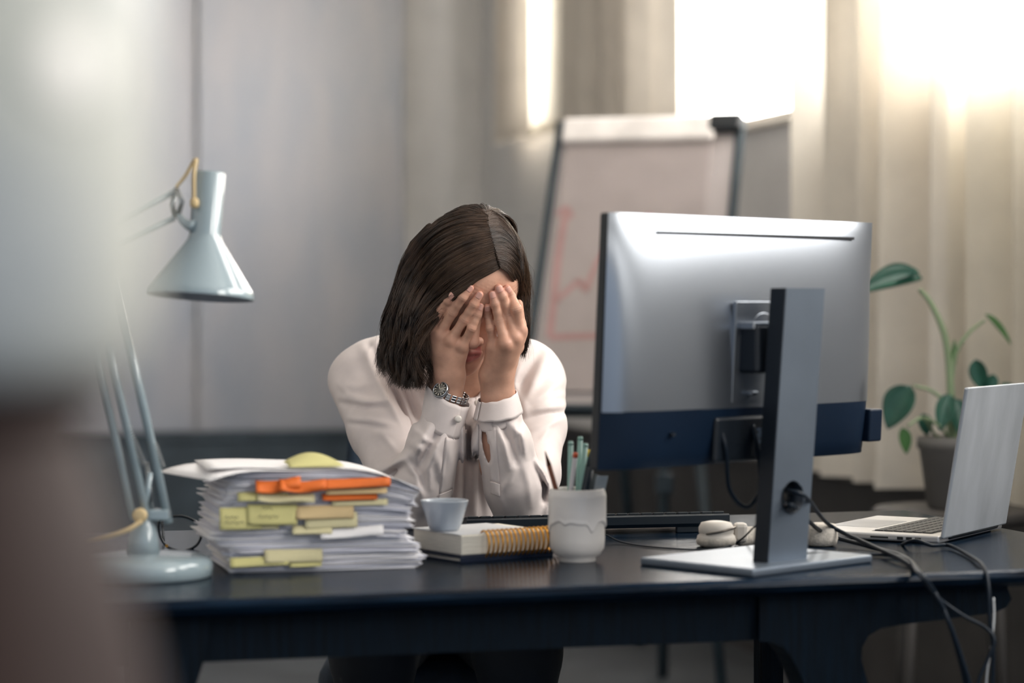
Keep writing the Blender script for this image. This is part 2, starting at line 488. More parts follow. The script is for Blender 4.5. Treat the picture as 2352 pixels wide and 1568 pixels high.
def lf(b_, t_, w_, m=None, face=(0, -1, .5), db=0, dt=0, curl=.5):
    mobj('leaf', *leaf(W(b_[0], b_[1], PD + db), W(t_[0], t_[1], PD + dt), w_, curl, m or M_leaf, face), m or M_leaf, pl, True, world=True)
stem([root, W(2184, 900, PD), W(2172, 780, PD), W(2140, 700, PD), W(2112, 664, PD)], .010, .005)
stem([W(2184, 880, PD), W(2196, 810, PD), W(2225, 765, PD), W(2262, 735, PD)], .006, .003)
stem([root, W(2170, 930, PD), W(2140, 898, PD), W(2098, 885, PD)], .006, .003)
stem([root, W(2210, 960, PD), W(2235, 905, PD), W(2258, 892, PD)], .006, .004)
stem([root, W(2150, 1000, PD), W(2120, 960, PD - .05), W(2085, 978, PD - .08)], .004, .003)
stem([root, W(2165, 985, PD - .05), W(2128, 958, PD - .07)], .004, .003)
lf((2118, 640), (1975, 672), .033, face=(-.1, -.75, .75), curl=.9, dt=-.03)
lf((2112, 625), (2040, 650), .020, face=(-.1, -.5, .9))
lf((2262, 722), (2322, 790), .012, M_leaf2, face=(.5, -.6, .6))
lf((2240, 825), (2262, 898), .020, face=(-.4, -.9, .1))
lf((2285, 860), (2255, 905), .016, face=(.4, -.9, .2))
lf((2092, 886), (2038, 985), .036, face=(-.3, -.85, .45))
lf((2118, 950), (2130, 1000), .016, face=(.1, -.9, .1))
lf((2072, 982), (2082, 1042), .014, M_leaf2, face=(.2, -.9, 0))
lf((2182, 905), (2158, 990), .022, face=(-.2, -.95, .1), db=-.04, dt=-.06)
lf((2190, 915), (2205, 1000), .026, face=(.3, -.9, .2), db=-.03, dt=-.05)
lf((2188, 850), (2192, 780), .006, M_leaf2, face=(0, -1, .1))
lf((2330, 905), (2300, 880), .012, face=(0, -.9, .3))

# ---------------------------------------------------------------- desk
DA = math.radians(17.0)
DU = np.array([math.cos(DA), math.sin(DA), 0]); DV = np.array([-math.sin(DA), math.cos(DA), 0])
D0 = on_desk(1360, 1345)        # a point of the front top edge
dk = thing('desk', (D0[0], D0[1], 0), DA, 'dark navy wooden desk with grainy top and flared legs', 'desk')
M_desk = mat('desk_wood', '#040c17', .13, vary=.2, scale=6, bump=.12, bscale=22, stretch=(1.2, 22, 10), spec=.06, color2='#0e2031')
M_desk2 = mat('desk_frame_wood', '#020e19', .55, spec=.12, vary=.2, scale=6, bump=.35, bscale=20, stretch=(22, 22, 1.5))
UL, UR, VB = -1.15, .925, .94
def desk_uv(p):
    q = np.asarray(p) - D0; return q @ DU, q @ DV
prof = [(0.010, 0.0), (.003, -.003), (0, -.010), (.006, -.018), (.022, -.026)]
V = []; n_ = len(prof) + 1
poly = [(VB, -.026), (.022, -.026), (.006, -.018), (0, -.010), (.003, -.003), (.010, 0), (VB - .008, 0), (VB, -.008)]
V = [(UL, a, DESKZ + c) for a, c in poly] + [(UR - (0.006 if k in (3, 4) else 0), a, DESKZ + c) for k, (a, c) in enumerate(poly)]
k = len(poly); Fc = [list(range(k)), list(range(k, 2 * k))[::-1]] + [[i, i + k, (i + 1) % k + k, (i + 1) % k] for i in range(k)]
mobj('desktop', V, Fc, M_desk, dk)
def onv(px, py, v):             # pixel -> (u, z) on the vertical plane at depth v of the desk frame
    d = W(px, py, 1.0) - np.array([0, 0, CAMZ]); nn = np.array([DV[0], DV[1], 0]); P0 = np.array([D0[0], D0[1], 0]) + DV * v
    kk = ((P0 - np.array([0, 0, CAMZ])) @ nn) / (d @ nn); p = np.array([0, 0, CAMZ]) + d * kk
    return (p - P0) @ DU, p[2]
VA = .06
ztop = DESKZ - .026
ap = [(onv(200, 1500, VA)[0], ztop), (onv(1800, 1388, VA)[0], ztop), onv(1800, 1467, VA), onv(460, 1521, VA), onv(200, 1532, VA)]
mobj('apron', *g_prism(ap, VA, VA + .03), M_desk2, dk)
lg = [(onv(1735, 1400, VA)[0], ztop), (onv(2300, 1370, VA)[0], ztop)] + [onv(*p, VA) for p in
     ((2312, 1372), (2300, 1392), (2270, 1404), (2150, 1420), (2060, 1431), (2012, 1440), (1985, 1456), (1970, 1482), (1968, 1510), (1978, 1548), (1994, 1600))]
bu = onv(2030, 1700, VA)[0]
lg += [(bu + .11, 0), (bu + .06, 0)] + [onv(*p, VA) for p in ((1850, 1600), (1830, 1548), (1808, 1505), (1790, 1482), (1765, 1472), (1735, 1469))]
mobj('leg', *g_prism(lg, VA - .015, VA + .045), M_desk2, dk)
ll = [(onv(300, 1400, VA)[0], ztop), (onv(480, 1400, VA)[0], ztop), onv(462, 1520, VA), onv(446, 1570, VA), onv(434, 1640, VA),
      (onv(420, 1700, VA)[0], 0), (onv(360, 1700, VA)[0], 0), onv(300, 1530, VA)]
mobj('leg', *g_prism(ll, VA - .015, VA + .045), M_desk2, dk)
for (uu, vv, w_) in ((desk_uv(W(1765, 1500, 3.85))[0], desk_uv(W(1765, 1500, 3.85))[1], .02), (-.95, .8, .022)):
    mobj('leg', *g_box((uu - w_, vv - w_, 0), (uu + w_, vv + w_, ztop), .006), M_desk2, dk)
mobj('back_rail', *g_box((-1.0, .80, ztop - .05), (.80, .825, ztop), .003), M_desk2, dk)
# ---------------------------------------------------------------- monitor
MA = math.radians(44)
mo = thing('monitor', (.316, 3.43, DESKZ), MA, 'large silver-backed monitor on a tall stand, seen from behind', 'monitor')
M_silver = mat('monitor_silver', '#92979e', .29, .92, vary=.015, scale=3)
M_chin = mat('monitor_navy_plastic', '#0a1a2c', .45, spec=.2, vary=.05)
M_edge = mat('monitor_black_edge', '#0b141d', .4)
M_stand = mat('stand_metal', '#707a86', .36, .6, vary=.03)
M_standd = mat('stand_dark', '#111a24', .4, .3)
MW, MH, ZB = .586, .353, .149
TILT = math.tan(math.radians(3.4))
def tilt(g):
    V, Fc = g; V = np.asarray(V, float).copy(); V[:, 1] -= (V[:, 2] - ZB) * TILT; return V, Fc
hw = MW / 2; CH = .080
mobj('screen_panel', *tilt(g_box((-hw, -.016, ZB), (hw, .0, ZB + MH), .003)), M_edge, mo)
mobj('screen_glass', *tilt(g_box((-hw + .006, .0, ZB + .012), (hw - .006, .0015, ZB + MH - .006))), mat('screen_dark', '#05080c', .15), mo)
def back(u, v):
    sx = 1 - abs(2 * u - 1) ** 7; sz = 1 - max(0, v) ** 2.5
    return (-hw + MW * u, -.0165 - .037 * sx ** .8 * sz ** .9 - .003 * (1 - v), ZB + CH + (MH - CH) * v)
mobj('back_cover', *tilt(g_grid(back, 56, 32)), M_silver, mo, True)
def chin(u, v):
    sx = 1 - abs(2 * u - 1) ** 10
    return (-hw + MW * u, -.0165 - .040 * sx * (.6 + .4 * v ** .5), ZB + .001 + CH * v)
ch = mobj('lower_cover', *tilt(g_grid(chin, 40, 8)), M_chin, mo, True)
mobj('cover_underside', *tilt(g_grid(lambda u, v: (-hw + MW * u, -.0165 - .040 * (1 - abs(2 * u - 1) ** 10) * .6 * v, ZB + .001), 40, 1)), M_chin, mo)
mobj('port_recess', *tilt(g_box((-.10, -.0605, ZB + .004), (.12, -.05, ZB + .068), .004)), M_edge, mo)
for (x0, x1, z0, z1) in ((-.19, -.187, .045, .05),):
    mobj('lock_slot', *tilt(g_box((x0, -.058, ZB + z0), (x1 + .005, -.05, ZB + z1))), M_edge, mo)
mobj('side_hub', *tilt(g_box((hw - .02, -.045, ZB + .018), (hw + .012, -.012, ZB + .068), .003)), M_chin, mo)
mobj('vent_slot', *tilt(g_box((-.205, -.0285, ZB + MH - .0275), (.235, -.018, ZB + MH - .0235))), mat('vent_black', '#05060f', .6), mo)
mobj('rating_sticker', *tilt(g_box((-.012, -.0613, ZB + .012), (.02, -.0603, ZB + .05))), mat('sticker', '#3d4c5e', .5, vary=.5, scale=220), mo)
mp_ = mobj('mount_plate', *tilt(g_box((-.065, -.0572, ZB + .088), (.055, -.05, ZB + .232), .0008)), M_silver, mo)
mobj('mount_ring', *tilt(xf(g_lathe([(.026, 0), (.026, .0008), (.025, .001)], 36), basis((0, -1, 0)), (-.005, -.0572, ZB + .19))), M_silver, mo, True)
mobj('mount_arm', *g_box((-.052, -.098, ZB + .13), (.012, -.055, ZB + .2), .005), M_standd, mo)
mobj('mount_cap', *g_box((-.058, -.097, ZB + .192), (-.0, -.060, ZB + .203), .002), M_silver, mo)
mobj('release_button', *g_box((-.035, -.074, ZB + .098), (-.02, -.062, ZB + .104), .002), M_silver, mo)
mobj('stand_base', *g_box((-.117, -.145, 0), (.153, .068, .0115), .003), M_stand, mo)
mobj('base_underside', *g_box((-.111, -.139, -.0), (.147, .062, .004), .001), M_standd, mo)
# stand column with a round cable hole
LEAN = .085
SX, SY, SW, ST, SH, HZ, HR = .002, -.096, .043, .026, .388, .092, .0225
def colm():
    m = MB(); n = 32; z1 = .19; lean = LEAN
    def q(x, y, z): return (SX + x, SY + y - lean * z, .0115 + z)
    ring = []; sq = []
    for i in range(n):
        a = 2 * math.pi * (i + .5) / n; c, s = math.cos(a), math.sin(a)
        ring.append((HR * c, HZ + HR * s))
        k = min(SW / max(abs(c), 1e-6), ((z1 - HZ) if s > 0 else HZ) / max(abs(s), 1e-6)); sq.append((k * c, HZ + k * s))
    for cx_, cz_ in ((-SW, 0), (SW, 0), (SW, z1), (-SW, z1)):   # snap nearest to the corners
        j = min(range(n), key=lambda i: (sq[i][0] - cx_) ** 2 + (sq[i][1] - cz_) ** 2); sq[j] = (cx_, cz_)
    V = []
    for y in (-ST / 2, ST / 2):
        V += [q(x, y, z) for x, z in ring] + [q(x, y, z) for x, z in sq]
    Fc = []
    for i in range(n):
        j = (i + 1) % n
        Fc += [[i, n + i, n + j, j], [2 * n + j, 3 * n + j, 3 * n + i, 2 * n + i], [j, 2 * n + j, 2 * n + i, i], [n + i, 3 * n + i, 3 * n + j, n + j]]
    m.add(V, Fc)
    V = [q(x, y, z) for z in (z1, SH) for x, y in ((-SW, -ST / 2), (SW, -ST / 2), (SW, ST / 2), (-SW, ST / 2))]
    m.add(V, [[4, 5, 6, 7], [0, 1, 5, 4], [1, 2, 6, 5], [2, 3, 7, 6], [3, 0, 4, 7]])
    return m
colm().build('stand_column', M_stand, mo)
cs = mobj('column_side', *g_box((-.0025, 0, 0), (0, 1, 1)), M_standd, mo); me = cs.data
for v in me.vertices:
    x, y, z = v.co; zz = z * SH
    v.co = (SX - SW - .0005 + x, SY - ST / 2 + y * ST - LEAN * zz, .0115 + zz)
pr = [(HR - .0015, -ST / 2 - .001), (HR - .0015, ST / 2 + .001)]
mobj('cable_hole_lining', *xf(g_lathe([(HR + .002, -ST / 2 - .0012), (HR - .001, -ST / 2 - .0012), (HR - .001, ST / 2 + .001)], 32, False, False), basis((0, 1, 0)), (SX, SY - LEAN * HZ, .0115 + HZ)), M_standd, mo, True)

# ---------------------------------------------------------------- laptop
lpo = on_desk(2157, 1251)
lp = thing('laptop', lpo, math.radians(59), 'open silver laptop seen from behind its lid at the right desk end', 'laptop')
M_alu = mat('aluminium', '#a6abb1', .42, .45, vary=.07, scale=14, stretch=(1, 1, .35))
M_alu2 = mat('aluminium_deck', '#c9c8c8', .35, .6, vary=.02)
M_key = mat('key_black', '#0d1216', .5)
LW, LD = .295, .225
bs = mobj('base', *g_box((0, 0, .002), (LW, LD, .0135), .003), M_alu2, lp)
mobj('base_foot', *g_box((.015, .015, 0), (LW - .015, LD - .015, .0025)), M_key, lp)
mobj('key_well', *g_box((.03, .022, .0133), (LW - .03, .125, .0138)), M_key, lp)
kb = None
for r in range(6):
    y = .026 + r * .0163
    for c in range(14):
        x = .033 + c * .0193
        if kb is None:
            k = mobj('key', *g_box((0, 0, 0), (.0165, .0138, .0016), .0006, 1), M_key, lp); kb = k.data
        else:
            k = bpy.data.objects.new('key', kb); k.parent = lp; COL.objects.link(k)
        k.location = (x, y, .0138)
mobj('trackpad', *g_box((LW / 2 - .065, .137, .0134), (LW / 2 + .065, .222, .0139), .0002, 1), mat('trackpad', '#b9babd', .3, .5), lp)
LT = math.radians(9.5)
def lidp(x, s, t): return (x, -s * math.sin(LT) - t * math.cos(LT) - .001, .010 + s * math.cos(LT) - t * math.sin(LT))
Vb, Fb = g_box((0, 0, 0), (LW, .243, .0062), .0028)
rc = []
for (x, s, t) in Vb:
    # rounded lid corners
    for cxn in (0.0, LW):
        dx = abs(x - cxn); ds = .243 - s
        if dx < .012 and ds < .012:
            e = .012 - math.hypot(.012 - dx, .012 - ds)
            if e < 0:
                x += (-e if cxn == 0 else e) * .7; s += e * .7
    rc.append(lidp(x, s, t))
mobj('lid', rc, Fb, M_alu, lp)
mobj('lid_screen', *[[lidp(x, s, -.0003) for x, s in ((.008, .012), (LW - .008, .012), (LW - .008, .235), (.008, .235))], [[3, 2, 1, 0]]], mat('laptop_screen', '#070a0e', .12), lp)
mobj('hinge', *g_tube([(.04, -.002, .0105), (LW - .04, -.002, .0105)], .0052, 12), M_key, lp, True)
for y in (.03, .045, .06): mobj('port', *g_box((-.0006, y, .005), (.0008, y + .010, .0095)), M_key, lp)
mobj('card_slot', *g_box((-.0006, .085, .006), (.0008, .115, .0085)), M_key, lp)

# ---------------------------------------------------------------- keyboard
ka = on_desk(1072, 1236); kb_ = on_desk(1676, 1222)
KA = math.atan2(kb_[1] - ka[1], kb_[0] - ka[0]); KL = float(np.linalg.norm(kb_ - ka))
kbd = thing('keyboard', ka, KA, 'slim black computer keyboard lying in front of the woman\'s elbows', 'keyboard')
M_kbd = mat('keyboard_body', '#0e1a24', .35, vary=.05)
KD = .118
prof = [(0.004, .010), (.0, .016), (.0, .0285), (.004, .031), (KD - .004, .0155), (KD, .012), (KD, .004), (KD - .01, .002)]
k = len(prof)
V = [(0, a, c) for a, c in prof] + [(KL, a, c) for a, c in prof]
mobj('body', V, [list(range(k))[::-1], list(range(k, 2 * k))] + [[i, (i + 1) % k, (i + 1) % k + k, i + k] for i in range(k)], M_kbd, kbd)
slope = (.0155 - .031) / (KD - .008); kd = None
nc = 21
for r in range(5):
    y = .008 + r * .0205
    for c in range(nc):
        if r == 4 and 4 <= c <= 8: continue
        if kd is None:
            g = g_box((0, 0, 0), (KL / nc - .0035, .0165, .0042), .001, 1)
            V = np.array(g[0]); V[:, 2] += V[:, 1] * slope
            o = mobj('key', V, g[1], mat('keyboard_key', '#151d24', .4), kbd); kd = o.data
        else:
            o = bpy.data.objects.new('key', kd); o.parent = kbd; COL.objects.link(o)
        o.location = (.004 + c * (KL - .008) / nc, y, .031 + slope * (y - .004))
o = mobj('space_bar', *[np.array(g_box((0, 0, 0), ((KL - .008) / nc * 5 - .0035, .0165, .0042), .001, 1)[0]) + np.array([.004 + 4 * (KL - .008) / nc, .008 + 4 * .0205, .031 + slope * (.004 + 4 * .0205)]), g_box((0, 0, 0), (1, 1, 1), .1, 1)[1]], MATS['keyboard_key'], kbd)
for x in (.05, KL - .09):
    mobj('foot', *g_box((x, .004, 0), (x + .045, .014, .018), .002), M_kbd, kbd)

# ---------------------------------------------------------------- headphones
M_hp = mat('headphone_cream', '#cfc8bf', .5, vary=.04)
M_hp2 = mat('headphone_fabric', '#b9b2a8', .85, vary=.08, scale=120, bump=.3, bscale=300)
ha = on_desk(1645, 1255)
hp = thing('headphones', ha, 0, 'off-white headphones lying behind the monitor stand', 'headphones')
def puck(r, h): return g_lathe([(r * .55, 0), (r * .85, h * .06), (r, h * .28), (r * .98, h * .42), (r * .9, h * .5), (r * .97, h * .56), (r * .96, h * .72), (r * .82, h * .92), (r * .5, h)], 36)
cup = mobj('ear_cup', *g_lathe([(.016, .0), (.026, .003), (.030, .012), (.0295, .017), (.026, .020), (.0272, .022), (.0275, .030), (.0235, .0375), (.012, .040)], 36), M_hp, hp, True)
mobj('ear_cushion', *xf(g_lathe([(.022, 0), (.030, .004), (.0315, .010), (.029, .016)], 36), None, (0, 0, .0)), M_hp2, hp, True)
mobj('yoke', *g_tube(smooth_path([(-.018, -.026, .022), (.005, -.029, .026), (.026, -.018, .031), (.030, 0, .030)], 6), .0018, 8), mat('yoke_steel', '#6a655f', .3, .8), hp, True)
hb = on_desk(1885, 1253) - ha
def bandg():
    P = smooth_path([(.035, .012, .0), (.065, .035, 0), (.105, .05, 0), (.14, .035, 0), (hb[0] - .012, hb[1] + .01, 0)], 8)
    m = MB(); V = []; Fc = []
    T = np.gradient(P, axis=0); T /= np.linalg.norm(T, axis=1)[:, None]; S = np.stack([-T[:, 1], T[:, 0], 0 * T[:, 0]], 1)
    sec = [(-.007, .001), (.007, .001), (.009, .012), (.007, .028), (-.007, .028), (-.009, .012)]
    for p, s in zip(P, S):
        for a, z in sec: V.append(p + s * a + np.array([0, 0, z]))
    n = len(P); k = len(sec)
    for i in range(n - 1):
        for j in range(k): Fc.append([i * k + j, i * k + (j + 1) % k, (i + 1) * k + (j + 1) % k, (i + 1) * k + j])
    Fc += [list(range(k))[::-1], [(n - 1) * k + j for j in range(k)]]
    return V, Fc
mobj('headband', *bandg(), M_hp2, hp, True)
mobj('ear_cup', *xf(g_lathe([(.018, .0), (.025, .003), (.027, .012), (.0265, .020), (.0265, .028), (.023, .034), (.012, .036)], 36), None, (hb[0], hb[1], 0)), M_hp2, hp, True)
mobj('band_slider', *g_box((.028, .002, .006), (.050, .026, .036), .006), M_hp, hp)

# ---------------------------------------------------------------- paper stack with sticky notes
M_sheet = [mat('paper_%d' % i, c, .75, vary=.02) for i, c in enumerate(('#e2e1e6', '#d6d5dd', '#ebe8e8', '#cccdd8'))]
sa = on_desk(516, 1318); SA = math.radians(16); SL, SDp, SHt = .273, .195, .142
SU = np.array([math.cos(SA), math.sin(SA), 0]); SV = np.array([-math.sin(SA), math.cos(SA), 0])
sc_ = sa + SU * SL / 2 + SV * SDp / 2
NS = 112
def zmap(z0, x):
    e = max(0.0, (x - .02) / (SL / 2 - .02)); g = max(0.0, (-x - .07) / .08)
    return z0 * (1 - .20 * e * e * (z0 / SHt) ** 2) - .010 * g * g * (1 - z0 / SHt) * 0
for i in range(NS):
    z0 = .0005 + SHt * i / NS
    th = SHt / NS * RNG.uniform(.8, .98)
    frac = i / NS
    a = jitter(.03) + (jitter(.09) if RNG.random() < .25 else 0)
    dx, dy = jitter(.004), jitter(.004)
    if RNG.random() < .25: dx += jitter(.012)
    dx += .006 * math.sin(frac * 9) + (.010 if frac < .12 else 0) - (.012 if .25 < frac < .4 else 0)
    w_, h_ = SL * RNG.uniform(.97, 1.0), SDp
    wob = RNG.uniform(0, 6.28)
    lab, grp = 'white sheet of paper within the tall document stack', 'loose sheets in the document stack'
    extra = {}
    def fn(u, v, z0=z0, w_=w_, h_=h_, wob=wob):
        x = (u - .5) * w_; y = (v - .5) * h_
        return (x, y, zmap(z0, x) + .0006 * math.sin(11 * u + wob) * (1 if 3 < i < NS - 1 else 0))
    V, Fc = g_slab(fn, 10, 3, (0, 0, 1), th)
    V = np.asarray(V) @ rz(a).T + np.array([dx, dy, 0])
    o = mobj('paper_sheet', V, Fc, M_sheet[RNG.randrange(4)], None, True, loc=tuple(sc_), rotz=SA, label=lab, cat='paper', group=grp)
# sheets on top that stick out to the left
for (x0, y0, ang, lift, lab) in ((-.045, -.005, .24, .0015, 'creased white top sheet poking out left of the paper stack'),
                                 (-.010, .0, -.06, .004, 'white sheet lying on the very top of the paper stack')):
    def fn(u, v, lift=lift):
        x = (u - .5) * .29; y = (v - .5) * .2
        e = max(0, (x - .02) / .125)
        return (x, y, SHt + lift - .028 * e * e - (.010 * max(0, (-x - .07) / .075) ** 2 if lift < .003 else .0) + .0015 * math.sin(9 * u))
    V, Fc = g_slab(fn, 14, 6, (0, 0, 1), .0006)
    V = np.asarray(V) @ rz(ang).T + np.array([x0, y0, 0])
    mobj('paper_sheet', V, Fc, M_sheet[2], None, True, loc=tuple(sc_), rotz=SA, label=lab, cat='paper')
M_y = mat('note_yellow', '#c9c284', .75, vary=.04); M_y2 = mat('note_pale_yellow', '#d3caa0', .75, vary=.04)
M_or = mat('note_orange', '#dd6a1e', .7, vary=.08); M_pe = mat('note_peach', '#d3b98a', .75, vary=.05); M_wh = M_sheet[2]
fp0 = sa - SV * .006; fn_ = SV
def onfront(px, py, out=0.0):
    d = W(px, py, 1.0) - np.array([0, 0, CAMZ]); o = np.array([0, 0, CAMZ]); p0 = fp0 - SV * out
    kk = ((p0 - o) @ SV) / (d @ SV); return o + d * kk
def note(x0, x1, y0, y1, m, label, out=.004, skew=0, curl=.006, bump=0.0, name='sticky_note', group='sticky notes on the document stack'):
    A, B, C_, D_ = onfront(x0, y0, out * .3), onfront(x1, y0 + skew, out * .3), onfront(x1, y1 + skew, out), onfront(x0, y1, out)
    wv = RNG.uniform(0, 6.28)
    def fn(u, v):
        p = (A * (1 - u) + B * u) * (1 - v) + (D_ * (1 - u) + C_ * u) * v
        return p - SV * (curl * math.sin(math.pi * v) * .6 + curl * v * v * (.6 + .4 * math.sin(3 * u + wv)) + bump * math.sin(7 * u + wv) * math.sin(3 * v)) + np.array([0, 0, bump * .5 * math.sin(5 * u + wv)])
    V, Fc = g_slab(fn, 10, 6, SV, .0007)
    # hidden glued end reaching back between the sheets
    return mobj(name, V, Fc, m, None, True, world=True, label=label, cat='note', group=group)
note(738, 896, 1101, 1122, M_or, 'upper bright orange sticky note at the right of the stack', .010, -6, .006)
note(740, 866, 1134, 1149, M_or, 'lower orange note strip below the beige strip', .006, -2, .004)
note(748, 888, 1122, 1136, M_pe, 'beige note strip between the two orange notes', .008, -4, .003)
note(586, 690, 1104, 1132, M_or, 'crumpled orange sticky note left of the bright orange one', .011, -8, .008, .004)
note(640, 748, 1102, 1128, M_or, 'crumpled orange sticky note in the middle of the stack', .013, 0, .009, .004)
note(545, 660, 1132, 1152, M_y, 'olive yellow note below the crumpled orange note at the left', .006, -2, .005, .002)
note(590, 722, 1130, 1150, M_y2, 'pale yellow note under the crumpled orange note', .010, 6, .008, .003)
note(762, 890, 1148, 1162, M_y2, 'narrow pale yellow note under the orange note strips', .004, -3, .002)
notes = {}
notes['left'] = note(504, 600, 1166, 1217, M_y, 'large yellow sticky note at the left of the stack', .006, -2, .005)
notes['olive'] = note(568, 682, 1158, 1205, M_y, 'wide olive yellow sticky note in the middle of the stack', .009, 0, .004)
note(510, 640, 1203, 1216, M_y2, 'lower strip of yellow note under the large left notes', .006, -2, .002)
note(679, 812, 1161, 1192, M_pe, 'peach sticky note right of the olive yellow note', .008, -2, .004)
note(700, 820, 1180, 1215, M_y2, 'pale yellow sticky note below the peach note', .007, -5, .004)
note(671, 762, 1207, 1227, M_y2, 'small pale note hanging below the peach note', .010, -2, .004)
note(528, 662, 1281, 1303, M_y, 'yellow sticky note at the bottom left of the stack', .008, -6, .004)
note(607, 740, 1262, 1292, M_y2, 'pale yellow sticky note near the bottom of the stack', .006, -2, .004)
note(664, 738, 1284, 1302, M_y, 'small olive note at the bottom centre of the stack', .005, -2, .003)
note(735, 880, 1215, 1238, M_wh, 'folded white slip sticking out right of the pale notes', .010, -10, .005, .001, 'paper_slip', 'loose slips in the document stack')
def scribble(x0, x1, y, n):
    P = [onfront(x0 + (x1 - x0) * i / n, y + 3.0 * math.sin(i * 2.3) + 1.2 * math.sin(i * 5.1), .0175) for i in range(n + 1)]
    return mobj('handwriting', *g_tube(smooth_path(P, 3), .0005, 4), mat('ink', '#5d5a48', .6), None, True, world=True)
for o_, args in ((notes['olive'], ((600, 625, 1166, 9), (592, 640, 1186, 16))), (notes['left'], ((515, 548, 1188, 12), (515, 560, 1200, 14)))):
    for g_ in args:
        s_ = scribble(*g_); s_.parent = o_; s_.location = tuple(Vector(s_.location) - Vector(o_.location))
# curled note on the very top
A = sc_ + SU * -.045 + SV * -.10
def fn(u, v): return A + SU * (.078 * u) + SV * (.05 * v) + np.array([0, 0, SHt + .0055 + .017 * math.sin(math.pi * (.08 + .84 * u)) * math.sin(1.6 * v)])
V, Fc = g_slab(fn, 12, 5, (0, 0, 1), .0006)
mobj('sticky_note', V, Fc, M_y, None, True, world=True, label='curled yellow sticky note on top of the paper stack', cat='note', group='sticky notes on the document stack')

# ---------------------------------------------------------------- notebooks and cup
na = on_desk(1060, 1292, .0); NA = math.radians(35)
M_navy = mat('navy_cover', '#101c33', .35); M_gold = mat('gold_wire', '#d69a3c', .28, .85, vary=.05)
M_pages = mat('cream_pages', '#e6dfd0', .8, vary=.05, scale=30, stretch=(1, 1, 60), bump=.3, bscale=10)
M_cover = mat('white_cover', '#cfd0d2', .5)
nb2 = thing('notebook', na, NA, 'thin navy notebook at the bottom under the spiral notebook', 'notebook')
mobj('cover', *g_box((-.004, -.004, 0), (.162, .145, .002), .0008), M_navy, nb2)
mobj('pages', *g_box((0, 0, .002), (.158, .142, .0065)), M_pages, nb2)
mobj('cover', *g_box((-.004, -.004, .0065), (.162, .145, .0085), .0008), M_navy, nb2)
mobj('spine', *g_box((-.005, -.005, 0), (.162, -.003, .0085), .0006), M_navy, nb2)
nb = thing('spiral_notebook', na + np.array([0, 0, .0085]), NA, 'thick spiral notebook with gold wire rings under the grey cup', 'notebook')
PW, PL, PH = .155, .132, .031
mobj('back_cover', *g_box((-.002, -.002, 0), (PW + .002, PL, .002), .0006), M_navy, nb)
mobj('page_block', *g_box((0, 0, .002), (PW, PL - .002, PH), .0015), M_pages, nb)
mobj('front_cover', *g_box((-.002, .004, PH), (PW - .02, PL, PH + .0016), .0006), M_cover, nb)
for i in range(17):
    x = .040 + i * .0082
    P = [(x, .004 + .0135 * math.cos(a) * 1.0 - .004, PH / 2 + .001 + .0195 * math.sin(a)) for a in np.linspace(0, 2 * math.pi, 28, endpoint=False)]
    mobj('ring', *g_tube(P, .0016, 6, True), M_gold, nb, True)
mg = W(1021, 1218, 3.495); mg[2] = DESKZ + .0085 + PH + .0016
cupt = thing('cup', mg, 0, 'pale grey ceramic cup without handle standing on the spiral notebook', 'cup')
mobj('body', *g_lathe([(.019, 0), (.0215, .0015), (.0255, .010), (.0355, .0435), (.0357, .0448), (.0345, .0452), (.0333, .0435), (.0235, .010), (.012, .006)], 56), mat('cup_ceramic', '#b7bfc8', .22, vary=.02, coat=.3), cupt, True)
mobj('coffee', *xf(g_lathe([(.0325, 0), (.005, .0003)], 40), None, (0, 0, .037)), mat('coffee', '#2a1a12', .15), cupt, True)

# ---------------------------------------------------------------- pen cup and pens
pc = on_desk(1326, 1288)
pct = thing('pen_cup', pc, 0, 'white ceramic pen cup with a raised dripping glaze band', 'pen cup')
M_cer = mat('pen_cup_ceramic', '#dcd6d0', .5, vary=.02)
PCH = .1065
mobj('body', *g_lathe([(.026, 0), (.027, .001), (.027, .006), (.0335, .010), (.0395, .020), (.0405, .032), (.0400, PCH - .003), (.0392, PCH), (.0376, PCH), (.037, PCH - .003), (.037, .02), (.02, .012)], 64), M_cer, pct, True)
def glaze(u, v):
    a = u * 2 * math.pi - 2.3
    edge = .0565 + .0025 * math.sin(5 * a) + .002 * math.sin(3 * a + 1)
    for c, w_, dp in ((-1.05, .14, .014), (-2.05, .16, .006), (-.12, .12, .007), (-.55, .20, -.004), (1.0, .16, .012), (2.2, .2, .008), (-3.0, .14, .012)):
        dd = (a - c + math.pi) % (2 * math.pi) - math.pi
        edge -= dp * math.exp(-(dd / w_) ** 2)
    z = PCH - .001 + (edge - PCH + .001) * v
    r = .0402 + 0.0026 * (1 - v ** 10) * min(1, v * 6) + .0022 * math.exp(-((1 - v) / .10) ** 2) * (1 if v < .995 else 0)
    return (r * math.cos(a), r * math.sin(a), z)
mobj('glaze_drip_band', *g_grid(glaze, 110, 22), mat('glaze_white', '#e2dcd7', .3, vary=.02, coat=.2), pct, True)
def pen(name, pts, r, m, label, cat='pen', tip=None):
    """pts: bottom and top pixel; leaning inside the cup"""
    top = W(pts[1][0], pts[1][1], pc[1] + pts[2]); low = W(pts[0][0], pts[0][1], pc[1] + pts[2] * .5)
    d = low - top; d /= np.linalg.norm(d); L_ = (top[2] - (DESKZ + .018)) / max(.2, -d[2]); bot = top + d * L_
    rr = math.hypot(bot[0] - pc[0], bot[1] - pc[1])
    if rr > .03: bot[0] = pc[0] + (bot[0] - pc[0]) * .03 / rr; bot[1] = pc[1] + (bot[1] - pc[1]) * .03 / rr
    t = thing(name, bot, 0, label, cat, 'pens and pencils in the white pen cup')
    return t, bot, top
def shaft(t, a, b, r, m, name='barrel', n=10): return mobj(name, *g_tube([a, b], r, n), m, t, True, world=True)
